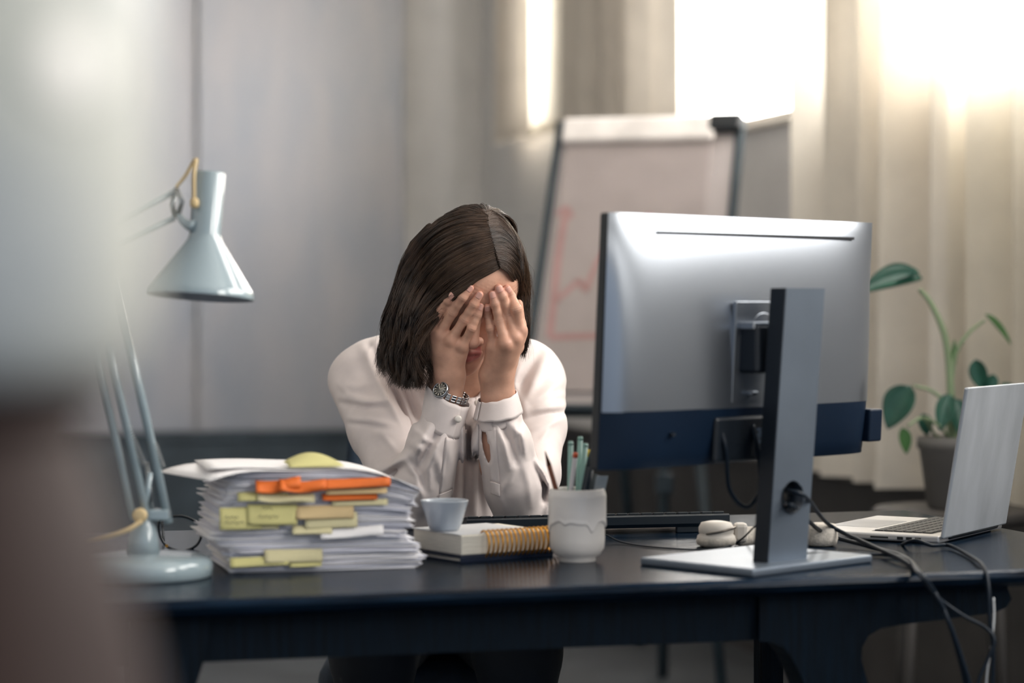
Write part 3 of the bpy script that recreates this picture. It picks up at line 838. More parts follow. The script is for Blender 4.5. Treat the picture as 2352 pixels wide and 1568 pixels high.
M_mint = mat('mint_plastic', '#8fb5ab', .35); M_penw = mat('pen_white', '#c9c6c8', .35); M_wood = mat('pencil_brown', '#7a4228', .5)
t, a, b = pen('pencil', [(1276, 1120), (1252, 1036), -.022], .004, M_wood, 'brown pencil leaning out at the left of the pen cup', 'pencil')
e = a + (b - a) * .86; shaft(t, a, e, .0037, M_wood, n=6); mobj('sharpened_tip', *g_tube([e, b], [.0037, .0006], 8), mat('pencil_dark_tip', '#5a3020', .6), t, True, world=True)
for k, (p0, p1, dd, lab) in enumerate((((1309, 1120), (1311, 1016), .0, 'mint pen at the left of the three mint pens'), ((1328, 1120), (1333, 1005), .018, 'tallest mint pen behind the other two'), ((1334, 1120), (1345, 1021), .004, 'mint pen at the right of the three mint pens'))):
    t, a, b = pen('pen', [p0, p1, dd], .004, M_mint, lab)
    shaft(t, a, b, .0041, M_mint); mobj('end_cap', *g_tube([b - (b - a) * .02, b + np.array([0, 0, .002])], [.0045, .0035], 10), M_mint, t, True, world=True)
t, a, b = pen('pen', [(1312, 1120), (1321, 1050), -.012], .0035, M_penw, 'white patterned pen with a small orange tip'); shaft(t, a, b, .0036, M_penw)
mobj('orange_tip', *g_tube([b, b + (b - a) * .05], [.004, .0035], 10), mat('orange_tip', '#d2552c', .4), t, True, world=True)
t, a, b = pen('highlighter', [(1342, 1120), (1350, 1050), .02], .005, M_penw, 'pen with a yellow cap between mint pen and black marker', 'pen'); shaft(t, a, b, .0044, M_mint)
mobj('yellow_cap', *g_tube([b, b + (b - a) * .08], [.0062, .0055], 12), mat('yellow_cap', '#e0c020', .4), t, True, world=True)
t, a, b = pen('marker', [(1346, 1120), (1364, 1024), -.010], .006, M_blk, 'black marker leaning at the right of the pen cup', 'marker')
e = a + (b - a) * .8; shaft(t, a, e, .0066, mat('marker_black', '#12202c', .35), n=14); mobj('cap', *g_tube([e, b], [.0066, .0035], 14), MATS['marker_black'], t, True, world=True)
t, a, b = pen('marker', [(1360, 1120), (1372, 1090), .006], .006, M_slate, 'short dark slate pen beside the black marker', 'pen'); shaft(t, a, b, .005, M_slate)
t, a, b = pen('ruler', [(1378, 1120), (1384, 1092), -.004], .006, M_glass, 'short clear plastic ruler at the right rim of the pen cup', 'ruler')
dv = (b - a); sx_ = np.array([.0085, 0, 0]); sy_ = np.array([0, .0012, 0])
V = [p + i * sx_ + j * sy_ for p in (a, b) for i, j in ((-1, -1), (1, -1), (1, 1), (-1, 1))]
mobj('blade', V, [[0, 1, 5, 4], [1, 2, 6, 5], [2, 3, 7, 6], [3, 0, 4, 7], [4, 5, 6, 7], [3, 2, 1, 0]], mat('clear_plastic', '#aeb9c2', .15, alpha=.45), t, world=True)

# ---------------------------------------------------------------- desk lamp
M_lamp = mat('lamp_enamel', '#8b9aa0', .16, vary=.02, coat=.6)
M_lampin = mat('lamp_inside', '#8b9097', .5)
M_steel = mat('steel', '#8e9294', .25, .9); M_cord = mat('cord_yellow', '#d2b98a', .6)
LDp = 3.26
lb = np.array([(330 - CX) / F * LDp, LDp, DESKZ])
la = thing('desk_lamp', lb, 0, 'grey-blue spring-arm desk lamp left of the paper stack', 'lamp')
mobj('base', *g_lathe([(.093, 0), (.0955, .002), (.0955, .019), (.091, .025), (.080, .029), (.04, .033), (.02, .034)], 64), M_lamp, la, True)
mobj('stem', *g_lathe([(.023, .032), (.021, .05), (.017, .068), (.013, .074), (.013, .086)], 28), M_lamp, la, True)
J0 = lb + np.array([0, 0, .086]); EL = W(188, 560, LDp); HJ = W(412, 470, LDp)
def bar(a, b, w, m, name): mobj(name, *g_tube([a, b], w, 8), m, la, True, world=True)
dxp = .001 * 1
for off, nm in ((-20, 'lower_arm'), (12, 'lower_arm')):
    bar(W(325 + off, 1188, LDp - .012), W(188 + off, 560, LDp - .012), .0058, M_lamp, nm)
bar(W(388, 1201, LDp + .01), W(248, 560, LDp + .01), .0062, M_lamp, 'lower_arm')
bar(W(330, 1180, LDp), W(345, 1085, LDp), .004, M_lamp, 'link_bar')
bar(W(352, 1195, LDp + .004), W(338, 1060, LDp + .004), .0035, M_steel, 'link_bar')
mobj('joint_bracket', *xf(g_box((-.018, -.011, -.008), (.036, .011, .007), .003), None, J0), M_lamp, la, world=True)
mobj('joint_knob', *xf(g_lathe([(.010, 0), (.010, .008), (.006, .010)], 20), basis((0, -1, 0)), J0 + np.array([-.002, -.013, .0])), M_cord, la, True, world=True)
def spring(a, b, r, turns):
    a = np.asarray(a); b = np.asarray(b); B = basis(b - a); P = []
    for t in np.linspace(0, 1, turns * 8 + 1):
        an = t * turns * 2 * math.pi; P.append(a + (b - a) * t + B[:, 0] * r * math.cos(an) + B[:, 1] * r * math.sin(an))
    mobj('spring', *g_tube(P, .0009, 5), M_steel, la, True, world=True)
spring(W(331, 1070, LDp - .012), W(290, 968, LDp - .012), .0042, 16)
spring(W(373, 1075, LDp + .01), W(355, 1020, LDp + .01), .0042, 9)
bar(EL, W(404, 438, LDp), .0042, M_lamp, 'upper_arm')
bar(W(188, 605, LDp), W(402, 500, LDp), .0042, M_lamp, 'upper_arm')
mobj('elbow_bracket', *xf(g_box((-.012, -.014, -.018), (.05, .014, .018), .004), None, EL), M_lamp, la, world=True)
mobj('head_bracket', *g_tube([W(404, 432, LDp - .008), W(418, 462, LDp - .010), W(410, 492, LDp - .008)], .0038, 8), M_steel, la, True, world=True)
mobj('head_bracket', *g_tube([W(404, 438, LDp + .006), W(396, 470, LDp + .008), W(404, 500, LDp + .006)], .0038, 8), M_steel, la, True, world=True)
mobj('bracket_foot', *g_tube(smooth_path([W(410, 492, LDp - .006), W(425, 512, LDp - .015), W(446, 520, LDp - .022)], 5), [.004, .006, .009], 10), M_lamp, la, True, world=True)
sh_t = W(482, 396, LDp); ax = np.array([-.060, -.085, -1.0]); ax /= np.linalg.norm(ax)
B = basis(-ax)
prof_o = [(.0205, 0.0), (.0215, -.002), (.0215, -.085), (.024, -.095), (.071, -.163), (.0735, -.168), (.0735, -.174)]
prof_i = [(.0722, -.174), (.0715, -.168), (.024, -.1), (.020, -.085)]
sh = mobj('shade', *xf(g_lathe(prof_o, 64, True, False), B, sh_t), M_lamp, la, True, world=True)
mobj('shade_inside', *xf(g_lathe([(.0735, -.174)] + prof_i, 64, False, True), B, sh_t), M_lampin, sh, True, world=True)
mobj('bulb', *xf(g_lathe([(.008, -.09), (.012, -.1), (.022, -.125), (.022, -.14), (.012, -.152), (.003, -.155)], 24), B, sh_t), mat('bulb', '#d8d8d4', .3), sh, True, world=True)
mobj('head_cord', *g_tube(smooth_path([W(405, 430, LDp - .01), W(425, 405, LDp - .012), W(450, 366, LDp - .02), W(446, 400, LDp - .026), W(446, 460, LDp - .026)], 7), .0026, 8), M_cord, la, True, world=True)
mobj('cord_grip', *xf(g_lathe([(.003, -.007), (.0058, -.004), (.0058, .004), (.003, .007)], 16), None, W(447, 466, LDp - .027)), M_cord, la, True, world=True)
mobj('base_cord', *g_tube(smooth_path([W(326, 1196, LDp - .02), W(290, 1218, LDp - .03), W(230, 1236, LDp - .03), W(165, 1247, LDp - .02), W(60, 1262, LDp), on_desk(-60, 1290)], 7), .0034, 8), M_cord, la, True, world=True)

# ---------------------------------------------------------------- eyeglasses
GD = 3.62
go = W(420, 1262, GD); go[2] = DESKZ
gl = thing('eyeglasses', go, 0, 'black-framed eyeglasses standing between the lamp and paper stack', 'eyeglasses')
M_gf = mat('glasses_frame', '#101820', .25, vary=.1)
def rim(cx, flip):
    out = [(-52, -30), (-30, -38), (0, -40), (28, -30), (44, -14), (44, 6), (34, 26), (12, 38), (-14, 38), (-36, 28), (-50, 6), (-54, -16)]
    return [W(cx + (x * flip), 1225 + y, GD + .004 * abs(x) / 50) for x, y in out]
for cx, fl in ((418, 1), (536, -1)):
    P = smooth_path(rim(cx, fl) + [rim(cx, fl)[0]], 5)[:-1]
    r_ = mobj('rim', *g_tube(P, .0021, 8, True), M_gf, gl, True, world=True)
    mobj('lens', [tuple(p) for p in P], [list(range(len(P)))], mat('lens_glass', '#ffffff', .03, alpha=.08), r_, world=True)
mobj('bridge', *g_tube(smooth_path([W(462, 1216, GD), W(477, 1207, GD - .003), W(492, 1216, GD)], 6), .0022, 8), M_gf, gl, True, world=True)
mobj('nose_pad', *g_tube([W(478, 1212, GD - .002), W(482, 1230, GD + .006)], .0018, 8), M_gf, gl, True, world=True)
for x0, x1 in ((364, 372), (590, 580)):
    mobj('temple', *g_tube(smooth_path([W(x0, 1200, GD + .004), W(x1, 1200, GD + .08), on_desk(x1 + 4, 1243, .004)], 6), .0022, 8), M_gf, gl, True, world=True)
mobj('hinge_pin', *xf(g_box((-.002, -.001, -.002), (.002, .001, .002)), None, W(383, 1253, GD - .003)), M_gold, gl, world=True)

# ---------------------------------------------------------------- cables
M_cab = mat('cable_rubber', '#0c1722', .45, spec=.2); M_cabw = mat('cable_white', '#c9ccce', .4)
VF = D0 - DV * .018
def over(px, py, out=.02):          # point hanging just in front of the desk edge
    d = W(px, py, 1.0) - np.array([0, 0, CAMZ]); o = np.array([0, 0, CAMZ]); p0 = D0 - DV * out
    return o + d * (((p0 - o) @ DV) / (d @ DV))
def cable(name, P, r, m, label): 
    mobj(name, *g_tube(smooth_path(P, 8), r, 8), m, None, True, world=True, label=label, cat='cable')
Mm = np.array(pmat(mo))
def ml(x, y, z): return (Mm @ np.array([x, y, z, 1]))[:3]
hole = ml(SX, SY - LEAN * HZ, .0115 + HZ)
tow = ml(SX, SY - .05, .0115 + HZ) - ml(SX, SY, .0115 + HZ)
cable('display_cable', [ml(-.085, -.061, ZB + .045), ml(-.082, -.066, ZB + .02), ml(-.065, -.058, ZB - .035), ml(-.03, -.062, ZB - .062), ml(.0, -.075, .122), hole + np.array([0, 0, .008]), hole + tow * .5 + np.array([.01, 0, .0]),
      on_desk(1905, 1205, .035), on_desk(2000, 1252, .012), on_desk(2080, 1290, .006), over(2140, 1352, .012), over(2175, 1420), over(2198, 1490), over(2218, 1575), over(2235, 1700), over(2235, 1900), over(2235, 2200), over(2235, 2560)], .0032, M_cab, 'black monitor cable from the upper port, hanging over the desk edge')
cable('power_cable', [ml(-.02, -.062, ZB + .055), ml(-.015, -.068, ZB + .02), ml(-.0, -.062, ZB - .03), ml(.006, -.07, .12), hole + np.array([0, 0, -.012]), hole + tow * .5 + np.array([-.006, 0, -.014]),
      on_desk(1890, 1222, .022), on_desk(1990, 1253, .006), on_desk(2075, 1278, .004), on_desk(2115, 1318, .004), over(2150, 1365, .014), over(2178, 1425, .026), over(2205, 1500, .026), over(2228, 1580, .026), over(2240, 1700, .026), over(2240, 1900, .026), over(2240, 2200, .026), over(2240, 2560, .026)], .0034, M_cab, 'thicker black power cable leaving the stand hole lower down')
cable('laptop_cable', [W(2068, 1253, 3.72), on_desk(2082, 1246, .008), on_desk(2105, 1241, .014), on_desk(2140, 1252, .008), on_desk(2180, 1252, .006), on_desk(2225, 1275, .004), on_desk(2258, 1300, .004), over(2270, 1345, .012), over(2273, 1420), over(2280, 1480), over(2279, 1570), over(2270, 1700), over(2270, 1900), over(2270, 2200), over(2270, 2560)], .003, M_cab, 'dark charging cable plugged into the side of the laptop')
cable('usb_cable', [ml(.02, -.05, .012 + .003), on_desk(2050, 1275, .004), on_desk(2110, 1318, .008), over(2150, 1368, .010), over(2210, 1412, .014), over(2262, 1440, .02), over(2284, 1470, .03), over(2270, 1510, .03), over(2245, 1575, .03), over(2230, 1700, .03), over(2230, 1900, .03), over(2230, 2200, .03), over(2230, 2560, .03)], .0026, M_cab, 'thin dark cable crossing the others below the desk edge')
cable('thin_white_cable', [over(2282, 1372, .004), over(2283, 1420, .006), over(2276, 1490, .01), over(2266, 1560, .012), over(2262, 1700, .012), over(2262, 1900, .012), over(2262, 2200, .012), over(2262, 2560, .012)], .0014, M_cabw, 'thin white cable hanging under the right desk end')
cable('keyboard_cable', [on_desk(1392, 1228, .012), on_desk(1430, 1245, .003), on_desk(1500, 1256, .002), on_desk(1600, 1262, .002), on_desk(1660, 1258, .003), on_desk(1700, 1240, .010), W(1735, 1207, 3.5)], .0014, M_cab, 'thin black keyboard cable curving past the headphones to the stand')
# ---------------------------------------------------------------- the woman
KS = .96
def Wk(px, py, D): return W(px, py, D * KS)
person = thing('person', (-.11, 4.33, 0), 0, 'woman in a white blouse seated at the desk, covering her face with both hands', 'person')
M_skin = mat('skin', '#c99b84', .5, vary=.05, scale=40, bump=.05, bscale=420, sss=.12, attr='tint', spec=.35)
M_shirt = mat('blouse_satin', '#dfd3cf', .48, vary=.02, scale=30, bump=.03, bscale=500, sheen=.2, spec=.35)
M_nail = mat('nail', '#d9a596', .25, vary=.03)
M_hair = mat('hair', '#3b2c22', .36, vary=.3, scale=30, spec=.5)
M_trou = mat('trousers', '#0a1420', .8, vary=.1)

def hrot(ph, ps, ro):
    c, s = math.cos, math.sin
    Rx = np.array([[1, 0, 0], [0, c(ph), -s(ph)], [0, s(ph), c(ph)]])
    Rz = np.array([[c(ps), -s(ps), 0], [s(ps), c(ps), 0], [0, 0, 1]])
    Ry = np.array([[c(ro), 0, s(ro)], [0, 1, 0], [-s(ro), 0, c(ro)]])
    return Ry @ Rz @ Rx
HC = Wk(1091, 628, 4.13); HR_ = hrot(math.radians(32), math.radians(10), math.radians(7)); HS = 1.056
def tol(P): return ((P - HC) @ HR_) / HS
def tow_(p): return HC + (np.asarray(p) * HS) @ HR_.T

def head_local(p):
    d = s_ell(p, (0, .008, .012), (.073, .092, .082))
    d = smin(d, s_ell(p, (0, -.035, .02), (.062, .055, .058)), .03)
    d = smin(d, s_ell(p, (0, -.035, -.055), (.055, .053, .075)), .03)
    for s in (-1, 1):
        d = smin(d, s_cap(p, (s * .045, 0, -.075), (0, -.066, -.118), .022, .018), .025)
        d = smin(d, s_sph(p, (s * .040, -.058, -.036), .022), .02)
    d = smin(d, s_sph(p, (0, -.076, -.122), .0175), .02)
    d = smin(d, s_cap(p, (-.033, -.079, .002), (.033, -.079, .002), .014, .014), .016)
    for s in (-1, 1):
        d = smax(d, -s_sph(p, (s * .03, -.103, -.018), .015), .014)
        d = smin(d, s_sph(p, (s * .03, -.077, -.018), .0125), .006)
    d = smin(d, s_cap(p, (0, -.090, -.010), (0, -.111, -.055), .0065, .0088), .014)
    d = smin(d, s_sph(p, (0, -.111, -.060), .0098), .006)
    for s in (-1, 1): d = smin(d, s_sph(p, (s * .0115, -.100, -.0625), .0075), .006)
    for s in (-1, 1): d = smax(d, -s_sph(p, (s * .006, -.1065, -.0695), .003), .003)
    for s in (-1, 1):
        d = smin(d, s_cap(p, (s * .021, -.086, -.0915), (s * .003, -.0965, -.0865), .0035, .0048), .006)
        d = smin(d, s_cap(p, (s * .017, -.087, -.097), (0, -.0955, -.0995), .004, .0062), .006)
    d = smax(d, -s_cap(p, (-.019, -.094, -.093), (.019, -.094, -.093), .0012, .0012), .002)
    w = np.exp(-((p[:, 2] - .022) / .02) ** 2) * (p[:, 1] < -.05)
    d = d + w * .0006 * np.sin(p[:, 2] * 1150 + 9 * np.sin(p[:, 0] * 45))          # forehead creases
    for s in (-1, 1):
        e = s_ell(p, (s * .076, .014, -.022), (.009, .019, .031)); e = smax(e, -s_ell(p, (s * .086, .008, -.02), (.007, .011, .02)), .004)
        d = smin(d, e, .008)
    return d
NB = Wk(1076, 903, 4.37)
def head_sdf(P):
    d = head_local(tol(P)) * HS
    a = tow_((0, .030, -.07))
    d = smin(d, s_cap(P, a, NB, .050, .046), .03)
    return smin(d, s_cap(P, NB, NB + np.array([0, .06, -.04]), .046, .05), .02)

def trace(fn, pxs, D0_=3.5, D1=4.5, n=60):
    """depth of the first surface along each pixel ray (nan = miss)"""
    px = np.array([p[0] for p in pxs], float); py = np.array([p[1] for p in pxs], float)
    D = np.full(len(px), D0_); hit = np.zeros(len(px), bool)
    for _ in range(n):
        P = np.stack([(px - CX) / F * D, D, CAMZ - (py - HY) / F * D], 1)
        d = fn(P); hit |= d < 5e-4; D = np.where(hit, D, D + np.maximum(d * .9, 2e-4))
    return np.where(hit & (D < D1), D, np.nan)

def hc(cx, cy): return (960 + .2041 * cx, 600 + .2041 * cy)
# finger joints in close-up coordinates: knuckle, middle joint, end joint, tip
HANDS = {
    'a': dict(index=[(165, 745), (268, 535), (340, 442), (398, 378)], middle=[(252, 815), (392, 565), (505, 400), (585, 300)],
              ring=[(372, 885), (525, 648), (628, 478), (695, 375)], pinky=[(500, 950), (606, 750), (675, 600), (708, 505)],
              thumb=[(215, 1130), (135, 960), (100, 800), (85, 680)], wrist=(335, 1300), low=(300, 1560)),
    'b': dict(index=[(1150, 770), (1108, 535), (1048, 395), (1000, 305)], middle=[(1088, 855), (1015, 585), (950, 395), (908, 300)],
              ring=[(985, 930), (915, 665), (866, 475), (836, 370)], pinky=[(852, 965), (815, 755), (785, 605), (778, 510)],
              thumb=[(1000, 1140), (1110, 960), (1150, 720), (1128, 480)], wrist=(882, 1280), low=(905, 1560)),
}
RAD = dict(index=(.0105, .0086, .0076, .0066), middle=(.0108, .0087, .0077, .0067), ring=(.0105, .0083, .0073, .0063), pinky=(.0098, .0074, .0064, .0055), thumb=(.014, .0115, .0095, .0080))
DEF = dict(index=(4.052, 4.036, 4.038, 4.045), middle=(4.045, 4.028, 4.025, 4.026), ring=(4.038, 4.022, 4.022, 4.026), pinky=(4.040, 4.028, 4.030, 4.036), thumb=(4.095, 4.10, 4.10, 4.10))
def place_hand(H):
    J = {}
    for f in ('index', 'middle', 'ring', 'pinky', 'thumb'):
        pp = [hc(*p) for p in H[f]]; hd = trace(head_sdf, pp); q = []
        for k in range(4):
            r = RAD[f][k]; D = DEF[f][k] * KS
            if not np.isnan(hd[k]) and f != 'thumb': D = min(D + .02, hd[k] - r * (.95, 1.25, 1.1, .75)[k]); D = max(D, DEF[f][k] * KS - .02)
            q.append(D)
        J[f] = [W(p[0], p[1], D) for p, D in zip(pp, q)]
    J['wrist'] = Wk(*hc(*H['wrist']), 4.085); J['low'] = Wk(*hc(*H['low']), 4.095)
    return J
JH = {k: place_hand(h) for k, h in HANDS.items()}
ELB = {'a': Wk(957, 1165, 4.125), 'b': Wk(1188, 1165, 4.125)}
def hand_sdf(P, k):
    J = JH[k]; w = J['wrist']; d = None
    cr = np.zeros(len(P))
    for f in ('index', 'middle', 'ring', 'pinky'):
        pts, r = J[f], RAD[f]
        e = s_cap(P, pts[0], pts[1], r[0], r[1])
        mid = pts[0] * .45 + pts[1] * .55
        e = np.minimum(s_cap(P, pts[0], mid, r[0], r[1] * .93), s_cap(P, mid, pts[1], r[1] * .93, r[1] * 1.03))
        m2 = (pts[1] + pts[2]) / 2
        e = smin(e, s_cap(P, pts[1], m2, r[1] * 1.03, r[2] * .97), .003); e = smin(e, s_cap(P, m2, pts[2], r[2] * .97, r[2] * 1.03), .003)
        e = smin(e, s_cap(P, pts[2], pts[3], r[2] * 1.03, r[3]), .003)
        for q, rr in ((1, .0006), (2, .0004)):                  # creases over the joints
            ax_ = pts[q + 1] - pts[q - 1]; ax_ = ax_ / np.linalg.norm(ax_); s = (P - pts[q]) @ ax_
            near = np.exp(-((np.linalg.norm(P - pts[q], axis=1) - r[q]) / .006) ** 2) * (P[:, 1] < pts[q][1])
            e = e + rr * .55 * near * np.cos(s * 2 * np.pi / .0036) * np.exp(-(s / .005) ** 2)
        mc = s_cap(P, w + (pts[0] - w) * .08 + np.array([0, .002, 0]), pts[0] + np.array([0, .003, 0]), .0135, .0105)
        e = smin(e, mc, .006)
        d = e if d is None else smin(d, e, .0045)
    # web of the palm, drawn together more softly
    pal = None
    for f, r in (('index', .013), ('middle', .014), ('ring', .0135), ('pinky', .012)):
        e = s_cap(P, w + np.array([0, .006, 0]), J[f][0] * .93 + w * .07 + np.array([0, .007, 0]), .0175, r)
        pal = e if pal is None else smin(pal, e, .02)
    d = smin(d, pal, .008)
    for f in ('index', 'middle', 'ring', 'pinky'): d = smin(d, s_sph(P, J[f][0] + np.array([0, -.0035, 0]), .0075), .008)
    th = s_chain(P, J['thumb'], RAD['thumb'], .006); th = smin(th, s_cap(P, w + np.array([0, .008, 0]), J['thumb'][0], .016, .0145), .015)
    d = smin(d, th, .010)
    # wrist and forearm
    lo_ = J['low']; side = np.array([1., 0, 0]) * .009
    for s in (-1, 1): d = smin(d, s_cap(P, w + side * s * 1.25, lo_ + side * s * 1.1, .0165, .0175), .012)
    d = smin(d, s_cap(P, lo_, lo_ * .45 + ELB[k] * .55, .022, .034), .02)
    return smin(d, s_cap(P, lo_ * .45 + ELB[k] * .55, ELB[k], .034, .030), .02)

# ---- blouse
SHL, SHR = Wk(822, 868, 4.36), Wk(1232, 872, 4.36)
NECK0 = NB
def pxof(P):
    return CX + F * P[:, 0] / P[:, 1], HY + F * (CAMZ - P[:, 2]) / P[:, 1]
RIDGES = [  # pixel path, amplitude (m), half width (px), depth gate
    ([(836, 800), (861, 859), (897, 923), (938, 990)], .006, 13, 4.40), ([(852, 795), (880, 850), (915, 915), (950, 1000)], -.007, 10, 4.45),
    ([(785, 912), (835, 922), (888, 921)], .0035, 9, 4.4), ([(785, 925), (840, 938), (890, 932)], -.0035, 9, 4.4),
    ([(780, 880), (815, 890), (850, 880)], .002, 10, 4.4), ([(850, 1000), (890, 993), (915, 995)], .002, 12, 4.4),
    ([(935, 1046), (897, 1068), (862, 1088)], .007, 14, 4.3), ([(925, 1070), (893, 1092), (880, 1110)], -.006, 9, 4.3),
    ([(1009, 991), (981, 1033), (962, 1078)], -.006, 8, 4.13), ([(990, 975), (968, 1012), (952, 1050)], .005, 11, 4.13),
    ([(1020, 1000), (1000, 1036), (985, 1075), (988, 1120)], .004, 9, 4.13), ([(1001, 1040), (1014, 1085), (1020, 1110)], .003, 9, 4.13),
    ([(942, 1015), (960, 1030), (975, 1030)], .004, 10, 4.15), ([(940, 1100), (965, 1130), (975, 1165)], .003, 10, 4.15), ([(915, 1110), (935, 1150), (945, 1185)], -.003, 9, 4.15),
    ([(1150, 974), (1172, 1012), (1186, 1064)], -.006, 8, 4.13), ([(1168, 968), (1195, 1000), (1203, 1045)], .005, 10, 4.13), ([(1140, 975), (1158, 1020), (1170, 1075)], .004, 8, 4.13),
    ([(1215, 1030), (1222, 1060), (1240, 1100)], -.003, 8, 4.2), ([(1186, 1070), (1170, 1105), (1150, 1130)], .003, 9, 4.13),
    ([(1296, 930), (1255, 934), (1214, 944)], .004, 10, 4.45), ([(1296, 946), (1250, 952), (1212, 962)], -.004, 8, 4.45),
    ([(1290, 876), (1255, 900), (1216, 928)], .004, 11, 4.45), ([(1255, 818), (1228, 870), (1198, 935)], .005, 15, 4.45), ([(1240, 812), (1205, 870), (1190, 930)], -.005, 12, 4.45),
    ([(1266, 1120), (1250, 1085), (1232, 1062)], .004, 8, 4.35), ([(1253, 1190), (1266, 1150), (1262, 1110)], .006, 9, 4.3), ([(1246, 1150), (1250, 1120), (1240, 1095)], -.005, 6, 4.3),
    ([(1062, 940), (1064, 1020), (1063, 1100), (1066, 1200)], .0035, 6, 4.5), ([(1052, 960), (1053, 1060), (1050, 1150)], -.003, 8, 4.5),
    ([(1085, 920), (1083, 1040), (1088, 1180)], .004, 9, 4.5), ([(1100, 1010), (1098, 1080), (1108, 1190)], -.003, 8, 4.5),
    ([(910, 880), (940, 960), (955, 1010)], .005, 9, 4.5), ([(930, 890), (958, 960)], -.005, 8, 4.5), ([(960, 900), (975, 960)], .004, 8, 4.5),
    ([(1195, 830), (1180, 880), (1205, 950)], .005, 12, 4.5), ([(782, 1015), (805, 1040), (830, 1075)], .003, 8, 4.6), ([(780, 1045), (800, 1060), (825, 1085)], -.003, 8, 4.6),
    ([(880, 770), (858, 790), (845, 815)], .004, 9, 4.5),
    ([(775, 880), (800, 905), (840, 915)], .002, 7, 4.4), ([(800, 960), (850, 965), (905, 975)], .002, 7, 4.4), ([(800, 972), (850, 978), (900, 988)], -.002, 7, 4.4), ([(880, 1000), (915, 1040)], .002, 7, 4.4),
    ([(1293, 905), (1265, 912), (1235, 930)], .0025, 7, 4.45), ([(1285, 965), (1260, 975), (1225, 985)], .0022, 7, 4.45), ([(1262, 985), (1240, 1010)], .002, 7, 4.45),
    ([(955, 985), (975, 1010), (1000, 1020)], .003, 7, 4.15), ([(930, 1060), (955, 1090), (965, 1130)], .003, 8, 4.15), ([(945, 1058), (968, 1090), (975, 1125)], -.003, 7, 4.15), ([(1030, 1010), (1035, 1060), (1030, 1110)], .002, 7, 4.13),
    ([(1185, 975), (1207, 1010), (1212, 1050)], .003, 7, 4.15), ([(1130, 1090), (1140, 1130), (1160, 1170)], .0022, 7, 4.13), ([(1200, 1060), (1215, 1110), (1220, 1160)], .0022, 9, 4.15), ([(1196, 970), (1190, 1010), (1198, 1050)], -.003, 6, 4.15),
]
def ridges(P):
    px, py = pxof(P); out = np.zeros(len(P))
    for path, amp, w, gate in RIDGES:
        path = np.asarray(path, float); lo = path.min(0) - 3 * w; hi = path.max(0) + 3 * w
        m = (px > lo[0]) & (px < hi[0]) & (py > lo[1]) & (py < hi[1]) & (P[:, 1] < gate * KS)
        if not m.any(): continue
        x = px[m]; y = py[m]; best = np.full(m.sum(), 1e9); tt = np.zeros(m.sum()); n = len(path) - 1
        for i in range(n):
            a, b_ = path[i], path[i + 1]; ab = b_ - a
            h = np.clip(((x - a[0]) * ab[0] + (y - a[1]) * ab[1]) / (ab @ ab), 0, 1)
            d = np.hypot(x - a[0] - h * ab[0], y - a[1] - h * ab[1])
            u = d < best; best = np.where(u, d, best); tt = np.where(u, (i + h) / n, tt)
        out[m] += 1.5 * amp * np.exp(-(best / w) ** 2) * (np.clip(np.sin(np.pi * (.08 + .84 * tt)), 0, 1) ** .7)
    return out
def sleeve(P, pts):
    d = None
    for (a, b_) in zip(pts[:-1], pts[1:]):
        e = s_cap(P, Wk(a[0], a[1], a[2]), Wk(b_[0], b_[1], b_[2]), a[3], b_[3]); d = e if d is None else smin(d, e, .018)
    return d
UA = [(822, 872, 4.365, .054), (868, 985, 4.27, .050), (918, 1090, 4.185, .048), (952, 1172, 4.14, .043)]
FA = [(952, 1180, 4.135, .041), (972, 1112, 4.115, .049), (992, 1050, 4.105, .044), (1003, 1012, 4.10, .0415), (1013, 985, 4.097, .036)]
UB = [(1232, 876, 4.365, .052), (1236, 980, 4.28, .047), (1222, 1090, 4.19, .046), (1200, 1168, 4.14, .043)]
FB = [(1190, 1178, 4.135, .042), (1180, 1112, 4.115, .049), (1163, 1050, 4.105, .045), (1155, 1010, 4.10, .043), (1147, 972, 4.097, .035)]
def shirt_base(P):
    R = np.eye(3)
    d = s_ell(P, Wk(1035, 985, 4.44), (.150, .095, .17))
    d = smin(d, s_ell(P, Wk(1030, 1150, 4.50), (.150, .105, .17)), .06)
    d = smin(d, s_cap(P, SHL + np.array([.02, .015, 0]), SHR + np.array([-.02, .015, 0]), .058, .058), .05)
    d = smin(d, s_cap(P, Wk(1075, 850, 4.40), Wk(880, 850, 4.39), .062, .052), .05)
    d = smin(d, s_cap(P, Wk(1075, 850, 4.40), Wk(1200, 855, 4.39), .060, .052), .05)
    d = smin(d, s_cap(P, Wk(960, 990, 4.37), Wk(965, 1010, 4.37), .055, .055), .05)
    d = smin(d, s_cap(P, Wk(1110, 990, 4.37), Wk(1112, 1010, 4.37), .055, .055), .05)
    d = smin(d, s_cap(P, Wk(1078, 945, 4.352), Wk(1076, 1190, 4.40), .058, .07), .04)
    neck = s_cap(P, NB + np.array([0, -.01, .09]), NB + np.array([.004, -.065, .010]), .060, .018)
    d = smax(d, -neck, .008)
    d = smin(d, np.minimum(sleeve(P, UA), sleeve(P, UB)), .016)
    for f in (FA, FB): d = smin(d, sleeve(P, f), .010)
    return d
SLIT = [(1112, 992), (1118, 1022), (1122, 1058)]
